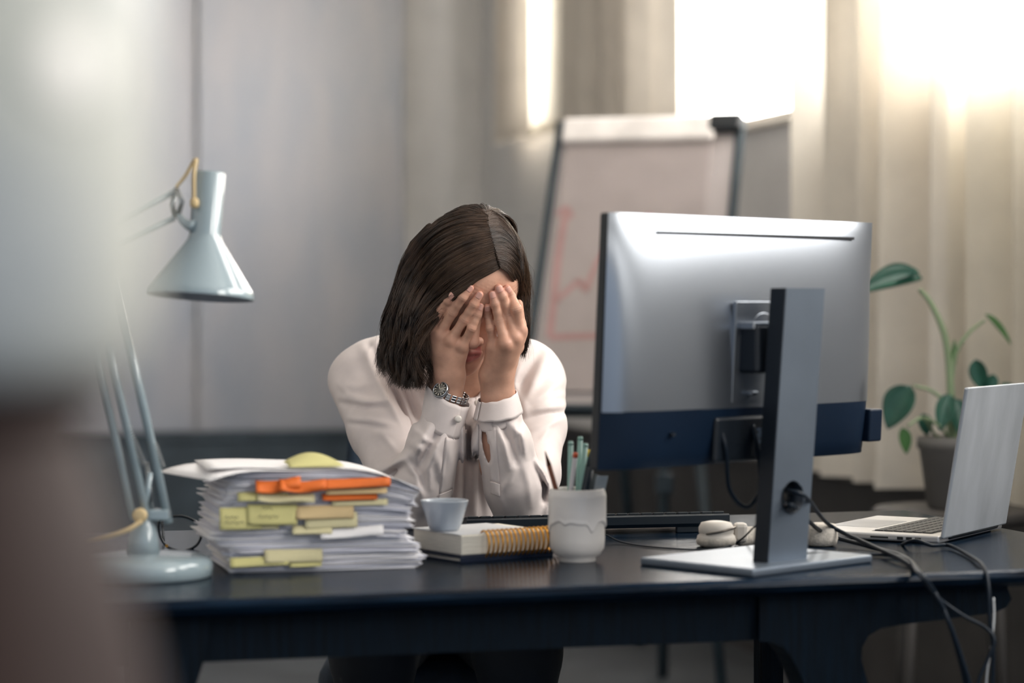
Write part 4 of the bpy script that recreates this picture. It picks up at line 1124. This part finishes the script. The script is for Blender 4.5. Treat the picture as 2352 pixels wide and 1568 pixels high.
def shirt_sdf(P):
    d = shirt_base(P) - ridges(P)
    px, py = pxof(P)
    # open slit of the sleeve
    t = np.clip((py - 985) / 80, 0, 1); c = 1110 + 14 * t; hw_ = 8 * np.sin(np.pi * np.clip(t * .96 + .03, 0, 1)) ** .7
    m = (P[:, 1] < 4.088 * KS) & (py > 983) & (py < 1067)
    lens = np.where(m, (np.abs(px - c) - hw_) / 1310., 1.0)
    d = np.where(m, smax(d, -lens, .002), d)
    on_top = (P - D0) @ DV < VB                     # the elbows rest flat on the desk
    d = np.where(on_top, smax(d, DESKZ + .0015 - P[:, 2], .004), d)
    return smax(d, P[:, 2] * -1 + .55, .01)
def put_mesh(name, V, Q, m, parent=person, tint=None, **k):
    o = mobj(name, V, Q, m, parent, True, world=True, **k)
    if tint is not None:
        a = o.data.color_attributes.new('tint', 'FLOAT_COLOR', 'POINT')
        a.data.foreach_set('color', np.concatenate([tint, np.ones((len(tint), 1))], 1).astype(np.float32).ravel())
    return o
def sm3(x): x = np.clip(x, 0, 1); return x * x * (3 - 2 * x)
# body: head, neck, hands and forearms, trunk under the clothes, one mesh
Vs, Qs, Ts, nb0 = [], [], [], 0
def addm(V, Q, T):
    global nb0
    Vs.append(V); Qs.append(Q + nb0); Ts.append(T); nb0 += len(V)
c0 = HC
V, Q = sdf_mesh(head_sdf, c0 + np.array([-.13, -.15, -.30]), c0 + np.array([.13, .30, .13]), .0024)
p = tol(V); T = np.ones((len(V), 3))
lip = sm3(1 - np.abs(p[:, 2] + .0935) / .0145 + .35) * sm3((.024 - np.abs(p[:, 0])) / .005) * (p[:, 1] < -.080)
T *= 1 - lip[:, None] * np.array([.28, .58, .48])
nose = np.exp(-(np.linalg.norm(p - np.array([0, -.112, -.062]), axis=1) / .016) ** 2)[:, None]
T *= 1 - nose * np.array([.02, .14, .12])
addm(V, Q, T)
for k in 'ab':
    J = JH[k]; allp = np.array([q for f in ('index', 'middle', 'ring', 'pinky', 'thumb') for q in J[f]] + [J['wrist'], J['low']])
    lo, hi = allp.min(0) - .026, allp.max(0) + .026
    V, Q = sdf_mesh(lambda P: hand_sdf(P, k), lo, hi, .0012)
    T = np.ones((len(V), 3))
    for f in ('index', 'middle', 'ring', 'pinky'):
        for q, s_, am in ((3, .010, .20), (1, .007, .14), (0, .012, .10), (2, .006, .10)):
            g = np.exp(-(np.linalg.norm(V - J[f][q], axis=1) / s_) ** 2)[:, None]; T *= 1 - g * np.array([.02, am, am * .9])
    addm(V, Q, T)
    def fore(P, k=k):
        a = JH[k]['low']; return np.minimum(s_cap(P, a + np.array([0, 0, .01]), a * .45 + ELB[k] * .55, .0225, .034), s_cap(P, a * .45 + ELB[k] * .55, ELB[k], .034, .03))
    lo = np.minimum(J['low'], ELB[k]) - .05; hi = np.maximum(J['low'], ELB[k]) + .05
    if k == 'b':                                    # bare forearm seen through the sleeve slit
        fore0 = fore; fore = lambda P: smin(fore0(P), s_cap(P, Wk(1130, 985, 4.105), Wk(1142, 1072, 4.105), .027, .030), .01)
    V, Q = sdf_mesh(fore, lo, hi, .005); addm(V, Q, np.ones((len(V), 3)))
body = put_mesh('body', np.concatenate(Vs), np.concatenate(Qs), M_skin, tint=np.concatenate(Ts))

for k, fs in (('a', ('index', 'middle', 'ring', 'pinky')), ('b', ('index', 'middle', 'ring', 'pinky'))):
    for f in fs:
        J = JH[k][f]; d = J[3] - J[2]; d /= np.linalg.norm(d); r = RAD[f][3]
        n = np.array([-.12 if k == 'a' else .06, -1., .12]); n -= d * (n @ d); n /= np.linalg.norm(n); s = np.cross(d, n)
        def fn(u, v):
            q = (u - .5) * 2; wv = math.sqrt(max(0, 1 - max(0, (abs(v - .45) - .2) / .36) ** 2)); a = q * .95 * wv
            rr = r * (1.075 - .10 * max(0, v - .7))
            return J[3] + d * (-.0062 + .0115 * v) + (s * math.sin(a) + n * math.cos(a)) * rr
        V, Fc = g_slab(fn, 8, 8, -n, .0006)
        mobj('fingernail', V, Fc, M_nail, body, True, world=True)

V, Q = sdf_mesh(shirt_sdf, Wk(740, 1230, 4.4) * [1, 0, 1] + np.array([0, 4.03 * KS, -.10]), Wk(1320, 740, 4.4) * [1, 0, 1] + np.array([0, 4.64 * KS, .01]), .0027)
shirt = put_mesh('blouse', V, Q, M_shirt, label='white satin blouse with loose long sleeves')

# sewn strips that lie on the sleeve, and the button band
def strip(name, quad, th=.0016, nu=5, nv=16, off=.0012, fn_=shirt_sdf, m=M_shirt, parent=shirt):
    q = [np.array(p, float) for p in quad]
    g = [(q[0] * (1 - i / nu) + q[1] * i / nu) * (1 - j / nv) + (q[3] * (1 - i / nu) + q[2] * i / nu) * j / nv for j in range(nv + 1) for i in range(nu + 1)]
    D = trace(fn_, g); D = np.where(np.isnan(D), np.nanmedian(D), D)
    D2 = D.reshape(nv + 1, nu + 1)
    Fc = g_grid(lambda u, v: (0, 0, 0), nu, nv)[1]
    A = np.array([W(p[0], p[1], d - off) for p, d in zip(g, D)]); B_ = np.array([W(p[0], p[1], d + .002) for p, d in zip(g, D)])
    cnt = [0]
    def f(u, v): i = round(u * nu); j = round(v * nv); return A[j * (nu + 1) + i]
    V, Fc = g_slab(f, nu, nv, (0, 1, 0), off + .001)
    return mobj(name, V, Fc, m, parent, True, world=True)
strip('sleeve_placket', [(1024, 1004), (1050, 1010), (1040, 1122), (1009, 1136)])
strip('sleeve_placket', [(1008, 1136), (1038, 1124), (1028, 1168), (1002, 1172)], off=.0022)
strip('sleeve_placket', [(1115, 984), (1138, 980), (1148, 1112), (1126, 1106)])
strip('sleeve_placket', [(1125, 1105), (1149, 1112), (1148, 1141), (1127, 1133)], off=.0026)
strip('button_band', [(1070, 912), (1100, 912), (1098, 1205), (1064, 1205)], off=.0016, nv=28)

# cuffs
def cuff(Cb, Ct, e1b, e1t, rb, rt, e2, th=.0016, lap=0.25, flare=0.0, gap=.35, start=0.0):
    Cb, Ct = np.asarray(Cb), np.asarray(Ct); e1b = np.asarray(e1b) / np.linalg.norm(e1b); e1t = np.asarray(e1t) / np.linalg.norm(e1t)
    m = MB(); nu, nv = 56, 8
    def pt(u, v, o):
        a = start + u * (2 * math.pi + lap); e1 = e1b * (1 - v) + e1t * v; r1 = rb[0] * (1 - v) + rt[0] * v; r2 = rb[1] * (1 - v) + rt[1] * v
        grow = .0022 * u + o + flare * math.sin(math.pi * v) * .3
        return Cb * (1 - v) + Ct * v + e1 * math.cos(a) * (r1 + grow) + np.asarray(e2) * math.sin(a) * (r2 + grow) + (Ct - Cb) / np.linalg.norm(Ct - Cb) * .0006 * math.sin(9 * a)
    V = [pt(i / nu, j / nv, 0) for j in range(nv + 1) for i in range(nu + 1)] + [pt(i / nu, j / nv, -th) for j in range(nv + 1) for i in range(nu + 1)]
    k = (nu + 1) * (nv + 1); Fc = []
    for j in range(nv):
        for i in range(nu):
            a = j * (nu + 1) + i; f = [a, a + 1, a + nu + 2, a + nu + 1]; Fc += [f, [x + k for x in f][::-1]]
    for i in range(nu):
        for j, s in ((0, 1), (nv, -1)):
            a = j * (nu + 1) + i; Fc.append([a, a + k, a + 1 + k, a + 1][::s])
    for j in range(nv):
        for i, s in ((0, 1), (nu, -1)):
            a = j * (nu + 1) + i; Fc.append([a, a + nu + 1, a + nu + 1 + k, a + k][::s])
    return V, Fc
e2 = np.array([0, .95, .28])
mobj('cuff', *cuff(Wk(1013, 983, 4.092), Wk(1030, 906, 4.092), (.91, 0, -.40), (.885, 0, -.46), (.0355, .036), (.0405, .034), e2, lap=.35, start=-1.25), M_shirt, shirt, True, world=True)
mobj('cuff', *cuff(Wk(1147, 972, 4.09), Wk(1145, 935, 4.09), (.97, 0, .24), (.975, 0, .2), (.0335, .034), (.037, .034), e2, lap=.1, start=-2.0), M_shirt, shirt, True, world=True)
mobj('turned_cuff', *cuff(Wk(1145, 952, 4.088), Wk(1143, 909, 4.09), (.99, 0, .12), (.976, 0, .22), (.0405, .040), (.0325, .031), e2 * np.array([1, 1, .9]), lap=.0, start=-2.6), M_shirt, shirt, True, world=True)
bt = trace(lambda P: s_sph(P, (0, 0, 0), 0.01), [(0, 0)])
M_btn = mat('button_pearl', '#d8d0c8', .3, vary=.04)
def button(px, py, D, r, nrm=(0, -1, 0)):
    mobj('button', *xf(g_lathe([(r, 0), (r * 1.02, r * .25), (r * .85, r * .5), (r * .4, r * .56)], 20), basis(nrm), Wk(px, py, D)), M_btn, shirt, True, world=True)
button(1052, 962, 4.0585, .0062, (.25, -1, .1))
_d = trace(shirt_sdf, [(1096, 925)])[0] / KS
button(1096, 925, _d - .0015, .005, (.1, -1, .1))
# collar: standing leaf round the neck, open in front
def collar():
    V = []; nu, nv = 44, 6
    for o in (0, .0022):
        for j in range(nv + 1):
            for i in range(nu + 1):
                a = math.radians(-62) + math.radians(304) * i / nu; v = j / nv; edge = min(i, nu - i) / nu
                r = .062 + .004 * v + o + .006 * math.exp(-(edge / .06) ** 2)
                x = math.sin(a) * 0 ; c_, s_ = math.cos(a), math.sin(a)
                drop = .045 * max(0, -s_) ** 1.5
                V.append(NB + np.array([r * c_ * 1.0, r * s_ * .95 - .008, .058 - drop + .034 * v - .016 * max(0, -s_)]))
    k = (nu + 1) * (nv + 1); Fc = []
    for j in range(nv):
        for i in range(nu):
            a = j * (nu + 1) + i; f = [a, a + 1, a + nu + 2, a + nu + 1]; Fc += [f[::-1], [x + k for x in f]]
    for i in range(nu):
        for j in (0, nv): a = j * (nu + 1) + i; Fc.append([a, a + 1, a + 1 + k, a + k])
    for j in range(nv):
        for i in (0, nu): a = j * (nu + 1) + i; Fc.append([a, a + nu + 1, a + nu + 1 + k, a + k])
    return V, Fc
mobj('collar', *collar(), M_shirt, shirt, True, world=True)

# ---- wristwatch
M_st = mat('watch_steel', '#b9bcc0', .2, .95, vary=.03); M_dial = mat('watch_dial', '#8d8a82', .35, .3); M_mark = mat('watch_mark', '#e8dfcf', .4)
wc = Wk(1012, 895, 4.062); wt = thing('wristwatch', wc, 0); wt.parent = person; wt.location = tuple(wc - np.array(person.location)); wt['label'] = 'steel bracelet wristwatch with a grey dial'
wn = np.array([-.42, -.80, .42]); wn /= np.linalg.norm(wn); WBs = basis(wn, (1, 0, -.35))
def wl(g): return xf(g, WBs, wc)
mobj('case', *wl(g_lathe([(.0115, -.006), (.0145, -.004), (.0145, .001), (.0135, .0028), (.0118, .003), (.0116, .0018)], 40, True, False)), M_st, wt, True, world=True)
dl = mobj('dial', *wl(g_lathe([(.0119, .0016), (.001, .0017)], 40)), M_dial, wt, True, world=True)
for i in range(12):
    a = i * math.pi / 6; mobj('hour_mark', *wl(xf(g_box((.0075, -.0005, .0018), (.0108, .0005, .0022)), rz(a))), M_mark, dl, world=True)
for a, L_ in ((.6, .006), (2.2, .009)): mobj('watch_hand', *wl(xf(g_box((0, -.0005, .0021), (L_, .0005, .0024)), rz(a))), M_mark, dl, world=True)
wctr = Wk(1031, 902, 4.093); w1 = np.array([.90, 0, -.36]); w1 /= np.linalg.norm(w1); w2 = np.array([.05, .96, .2])
lk = None
for i in range(20):
    a = -1.55 + i * 2 * math.pi / 21
    pos = wctr + w1 * .0335 * math.cos(a) + w2 * .0295 * math.sin(a)
    if np.linalg.norm(pos - wc) < .013: continue
    tan = -w1 * .0335 * math.sin(a) + w2 * .0295 * math.cos(a); nr_ = w1 * math.cos(a) + w2 * math.sin(a)
    Bm = basis(nr_, tan)
    m_ = MB()
    for y0, y1 in ((-.0062, -.0026), (-.0022, .0022), (.0026, .0062)): m_.add(*xf(g_box((-.0040, y0, -.0014), (.0040, y1, .0014), .0006, 1), Bm, pos))
    m_.build('bracelet_link', M_st, wt, world=True)

# ---- trousers
def trou(P):
    d = s_ell(P, (-.13, 4.43, .56), (.19, .15, .12))
    for s, x0, x1 in ((-1, -.20, -.235), (1, -.055, .01)):
        d = smin(d, s_cap(P, (x0, 4.39, .545), (x1, 3.99, .53), .092, .075), .03)
        d = smin(d, s_cap(P, (x1, 3.99, .53), (x1, 4.05, .10), .070, .05), .02)
    return d
V, Q = sdf_mesh(trou, (-.42, 3.86, .03), (.16, 4.63, .72), .008)
put_mesh('trousers', V, Q, M_trou)
for x1 in (-.235, .01):
    g = g_box((x1 - .045, 3.85, 0), (x1 + .045, 4.10, .07), .03, 3)
    mobj('shoe', *g, mat('shoe_black', '#0b0d10', .35), person, True, world=True)
# ---- hair
EL_C = np.array([0, .006, .010]); EL_R = np.array([.0845, .105, .0955])
def ell_depth(px, py, grow=0.0):
    o = tol(np.array([[0, 0, CAMZ]]))[0]; d = (W(px, py, 1.0) - np.array([0, 0, CAMZ])) @ HR_ / HS
    r = EL_R + grow; oo = (o - EL_C) / r; dd = d / r
    a = dd @ dd; b = oo @ dd; c = oo @ oo - 1; disc = b * b - a * c
    return (-b - math.sqrt(disc)) / a if disc > 0 else -b / a
LEFT = [
    [(1146, 616), (1105, 640), (1062, 672), (1018, 704), (984, 748), (973, 795), (971, 842), (970, 888)],
    [(1140, 590), (1088, 614), (1034, 654), (986, 704), (960, 762), (953, 820), (952, 860), (950, 893)],
    [(1132, 562), (1070, 582), (1010, 624), (968, 684), (945, 750), (932, 815), (930, 855), (930, 890)],
    [(1125, 532), (1060, 544), (996, 584), (952, 648), (925, 722), (912, 790), (908, 835), (914, 880)],
    [(1117, 503), (1055, 508), (992, 544), (946, 606), (918, 690), (902, 765), (896, 815), (900, 862)],
    [(1111, 487), (1060, 492), (1006, 518), (954, 568), (924, 642), (902, 728), (890, 790), (890, 850)],
    [(1104, 481), (1052, 486), (1000, 510), (950, 560), (922, 632), (898, 715), (886, 775), (886, 830)],
]
LTAIL = [4.045, 4.05, 4.06, 4.08, 4.105, 4.135, 4.17]
RIGHT = [
    [(1150, 614), (1167, 626), (1177, 645), (1186, 668), (1194, 700), (1199, 740), (1201, 780), (1197, 826)],
    [(1142, 590), (1170, 596), (1190, 622), (1203, 655), (1208, 695), (1210, 735), (1210, 770), (1205, 810)],
    [(1134, 562), (1164, 562), (1190, 592), (1207, 632), (1212, 672), (1210, 715), (1207, 750), (1205, 790)],
    [(1126, 532), (1155, 528), (1184, 562), (1203, 602), (1210, 645), (1208, 690), (1202, 730), (1196, 770)],
    [(1118, 503), (1145, 500), (1175, 534), (1194, 574), (1203, 622), (1201, 670), (1194, 715), (1186, 750)],
    [(1112, 487), (1135, 488), (1165, 514), (1185, 550), (1196, 598), (1196, 650), (1188, 700), (1178, 740)],
    [(1106, 482), (1129, 483), (1159, 503), (1180, 538), (1192, 585), (1194, 640), (1186, 690), (1172, 730)],
]
RTAIL = [4.10, 4.11, 4.12, 4.14, 4.17, 4.20, 4.23]
def guides(G, tails, side):
    out = []
    for g, td in zip(G, tails):
        P = smooth_path([(p[0], p[1], 0) for p in g], 4); res = []
        for i, (x, y, _) in enumerate(P):
            De = ell_depth(x, y); y0, y1 = (600, 740) if side == 'l' else (610, 690)
            w = sm3((y - y0) / (y1 - y0)); res.append(W(x, y, De * (1 - w) + td * KS * w))
        out.append(np.array(res))
    A = np.array(out)
    for _ in range(2): A[:, 1:-1] = (A[:, :-2] + 2 * A[:, 1:-1] + A[:, 2:]) / 4
    if True:                                 # keep the locks in front of forehead and fingers
        for g in A:
            px, py = pxof(g); both = lambda P: np.minimum(head_sdf(P), np.where(pxof(P)[1] < 688, hand_sdf(P, 'a'), 1.0) if side == 'l' else 1.0)
            hd = trace(both, list(zip(px, py))); k = ~np.isnan(hd) & (py < (700 if side == 'l' else 640))
            D = g[:, 1].copy(); D[k] = np.minimum(D[k], hd[k] - (.004 if side == 'l' else .008))
            for i in range(1, len(D)):
                D[i] = min(D[i], D[i - 1] + .012)
            D[1:-1] = (D[:-2] + 2 * D[1:-1] + D[2:]) / 4
            g[:] = np.array([W(x, y, d) for x, y, d in zip(px, py, D)])
    return A
GL, GR = guides(LEFT, LTAIL, 'l'), guides(RIGHT, RTAIL, 'r')
# back of the head: mirrored flow, hangs down behind
def back_guides():
    out = []
    for a in np.linspace(-1.05, .95, 11):
        P = []
        for t in np.linspace(0, 1, 29):
            th = -.15 + t * 2.3
            if t < .62:
                q = np.array([math.sin(a) * math.sin(max(th, 0)) * EL_R[0], math.sin(th) * math.cos(a) * EL_R[1] + 0, math.cos(th) * EL_R[2]]) + EL_C
                P.append(tow_(q)); last = P[-1]
            else: P.append(last + np.array([.02 * math.sin(a) * (t - .62), .04 * (t - .62), -.34 * (t - .62)]))
        out.append(P)
    A = np.array(out)
    for _ in range(3): A[:, 1:-1] = (A[:, :-2] + 2 * A[:, 1:-1] + A[:, 2:]) / 4
    return A
GB = back_guides()
def interp_guides(A, t):
    t = np.clip(t, 0, 1) * (len(A) - 1); i = np.minimum(t.astype(int), len(A) - 2); f = (t - i)[:, None, None]
    return A[i] * (1 - f) + A[i + 1] * f
def strands(A, n, depth, rad, seed, wave=.004, fly=.0, short=.26, nclump=52):
    g = np.random.default_rng(seed); t = g.random(n); m = A.shape[1]
    cl = (np.floor(t * nclump) + .5 + .5 * np.sin(np.floor(t * nclump) * 7.3)) / nclump
    prog = np.linspace(0, 1, m)
    P0 = interp_guides(A, t); P1 = interp_guides(A, np.clip(cl, 0, 1))
    k = (.55 * prog ** 1.2)[None, :, None]; P = P0 * (1 - k) + P1 * k
    L_ = g.beta(1.2, 2.2, n)                       # layer depth inside the lock
    view = P - np.array([0, 0, CAMZ]); view /= np.linalg.norm(view, axis=2)[:, :, None]
    cid = np.floor(t * nclump).astype(int); cph = g.random(nclump + 2)[cid] * 6.28; cam_ = .4 + g.random(nclump + 2)[cid]
    P = P + view * (L_ * depth)[:, None, None] * (.10 + .90 * prog[None, :, None] ** 1.5)
    tan = np.gradient(P, axis=1); side = np.cross(tan, view); side /= np.maximum(np.linalg.norm(side, axis=2)[:, :, None], 1e-9)
    wv = wave * cam_[:, None] * prog[None, :] ** 1.3 * np.sin(prog[None, :] * 11 + cph[:, None] + L_[:, None] * 1.5)
    P = P + side * wv[:, :, None] + view * (wave * .8 * prog[None, :] ** 1.3 * np.cos(prog[None, :] * 9 + cph[:, None]))[:, :, None]
    nz = g.normal(size=(n, 5, 3)); xs = np.linspace(0, 4, m); i0 = np.minimum(xs.astype(int), 3); fr = (xs - i0)[None, :, None]
    N_ = nz[:, i0] * (1 - fr) + nz[:, i0 + 1] * fr
    P = P + N_ * (.0008 + fly * prog[None, :, None] ** 1.5)
    # trim to random length
    ln = 1 - short * g.random(n) ** 2; idx = prog[None, :] * ln[:, None] * (m - 1); i0 = np.minimum(idx.astype(int), m - 2); fr = (idx - i0)[:, :, None]
    r_ = np.arange(n)[:, None]; P = P[r_, i0] * (1 - fr) + P[r_, i0 + 1] * fr
    R = rad * (1 - .75 * prog ** 4)
    T = np.gradient(P, axis=1); T /= np.maximum(np.linalg.norm(T, axis=2)[:, :, None], 1e-9)
    u = np.cross(T, np.array([.3, .2, 1.])); u /= np.maximum(np.linalg.norm(u, axis=2)[:, :, None], 1e-9); w = np.cross(T, u)
    rings = [P + R[None, :, None] * (math.cos(a) * u + math.sin(a) * w) for a in (0, 2.094, 4.189)]
    V = np.stack(rings, 2)                          # n, m, 3, xyz
    base = (np.arange(n)[:, None] * m + np.arange(m - 1)[None, :]) * 3
    Q = []
    for c in range(3):
        d = (c + 1) % 3; Q.append(np.stack([base + c, base + d, base + 3 + d, base + 3 + c], -1).reshape(-1, 4))
    return V.reshape(-1, 3), np.concatenate(Q)
hair = None
# solid inner mass under the strands
def hair_mass(P):
    p = tol(P)
    d = s_ell(p, EL_C, EL_R - .0065) * HS
    pl_ = -(p[:, 1] * .75 + p[:, 2] * .66 + .016) * HS
    d = smax(d, pl_, .01)
    for A, off, r0, r1, sl in ((GL, .022, .007, .012, range(1, 7)), (GR, .016, .005, .005, range(1, 6)), (GB, .0, .012, .014, range(2, 9, 2))):
        for i in sl:
            pts = A[i][9:27:3] if A is not GB else A[i][19:28:3]
            dv = pts - np.array([0, 0, CAMZ]); dv /= np.linalg.norm(dv, axis=1)[:, None]
            pts = pts + dv * off
            d = smin(d, s_chain(P, pts, np.linspace(r0, r1, len(pts))), .010)
    return d
V, Q = sdf_mesh(hair_mass, HC + np.array([-.21, -.14, -.27]), HC + np.array([.14, .24, .14]), .004)
hair = put_mesh('hair', V, Q, mat('hair_inner', '#2c211a', .7, vary=.2, spec=.2), label='shoulder-length dark brown hair with an off-centre parting')
hair['kind'] = 'stuff'
for A, n, dp, sd, wv, fl, nm in ((GL, 6200, .028, 3, .015, .002, 'hair_strands'), (GR, 3400, .012, 4, .004, .002, 'hair_strands'), (GB, 1500, .004, 5, .004, .002, 'hair_strands')):
    V, Q = strands(A, n, dp, .00048, sd, wv, fl)
    o = mobj(nm, V, Q, M_hair, hair, True, world=True, kind='stuff')
# loose single hairs and the tucked lock at her left ear
V1, Q1 = strands(GL, 170, .004, .00016, 8, .010, .010, .3); V2, Q2 = strands(GR, 150, .004, .00016, 9, .008, .011, .3)
mobj('loose_hairs', np.concatenate([V1, V2]), np.concatenate([Q1, Q2 + len(V1)]), mat('hair_fine', '#5a4330', .4), hair, True, world=True, kind='stuff')
TK = np.array([[Wk(x, y, D) for x, y, D in smooth_path([(x + dx, y + dy, D) for x, y, D in ((1168, 612, 4.075), (1186, 622, 4.09), (1203, 634, 4.10), (1210, 646, 4.11), (1202, 662, 4.13), (1194, 690, 4.15))], 4)] for dx, dy in ((-6, -14), (0, 0), (4, 12), (-6, 24))])
V, Q = strands(TK, 900, .008, .0004, 12, .002, .001)
mobj('tucked_lock', V, Q, M_hair, hair, True, world=True, kind='stuff')

# ---------------------------------------------------------------- her chair
M_ch = mat('chair_fabric', '#0f2233', .7, vary=.15, scale=40, bump=.2, bscale=200)
cha = thing('office_chair', (-.15, 4.45, 0), 0, 'dark blue office chair under the woman', 'chair')
mobj('seat', *g_box((-.20, -.24, .40), (.20, .24, .475), .035, 4), M_ch, cha, True)
def bk(u, v): return ((u - .5) * .40 * (1 - .15 * v), .255 + .05 * (2 * u - 1) ** 2 * -1 + .08 * v, .56 + .40 * v)
mobj('backrest', *g_slab(bk, 12, 8, (0, 1, 0), .035), M_ch, cha, True)
mobj('back_support', *g_box((-.03, .22, .43), (.03, .30, .62), .01), M_blk, cha)
mobj('gas_column', *xf(g_lathe([(.03, .08), (.03, .25), (.02, .25), (.02, .40)], 20), None), M_blk, cha, True)
for i in range(5):
    a = i * 1.2566 + .3; c, s = math.cos(a), math.sin(a)
    mobj('base_arm', *g_tube([(0, 0, .11), (.26 * c, .26 * s, .06)], [.022, .014], 10), M_blk, cha, True)
    mobj('caster', *xf(g_lathe([(.018, -.012), (.027, -.010), (.027, .010), (.018, .012)], 20), basis((-s, c, 0)), (.27 * c, .27 * s, .027)), M_blk, cha, True)

# ---------------------------------------------------------------- near foreground, far out of focus
M_vase = mat('vase_glaze', '#cbc9b9', .38, vary=.1, scale=7, color2='#a3a7a8')
M_stool = mat('foreground_wood', '#33221b', .6, vary=.2, scale=6, stretch=(1, 1, .25), color2='#2a2226', spec=.2)
fx0, fy0 = -.222, .87
fz = CAMZ - (884 - HY) / F * .87
ps = thing('wooden_pedestal', (fx0, fy0, 0), 0, 'blurred turned brown wooden pedestal in the near left foreground', 'pedestal')
def zz(y): return CAMZ - (y - HY) / F * fy0
mobj('column', *g_lathe([(.14, 0), (.14, .03), (.125, .06), (.10, zz(1900)), (.088, zz(1568)), (.082, zz(1400)), (.073, zz(1150)), (.065, zz(1030)), (.064, fz - .014)], 48), M_stool, ps, True)
mobj('top', *g_lathe([(.064, fz - .014), (.074, fz - .010), (.076, fz - .004), (.070, fz)], 48), M_stool, ps, True)
va = thing('vase', (fx0, fy0, fz), 0, 'blurred pale glossy vase in the near left foreground', 'vase')
mobj('body', *g_lathe([(.066, 0), (.080, .004), (.086, .02), (.088, .05), (.088, .22), (.084, .25), (.07, .27), (.062, .28), (.066, .30), (.06, .30), (.056, .28)], 64, True, False), M_vase, va, True)
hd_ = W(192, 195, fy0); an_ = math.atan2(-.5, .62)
mobj('painted_highlight', *xf(g_lathe([(.013, -.003), (.013, .0008), (.011, .0016)], 32), basis((math.cos(an_), math.sin(an_), 0)), (.088 * math.cos(an_), .088 * math.sin(an_), float(hd_[2] - fz))), mat('highlight_cream', '#fff4ea', .4), va, True)  # raised cream disc painted as the vase's blurred glossy highlight
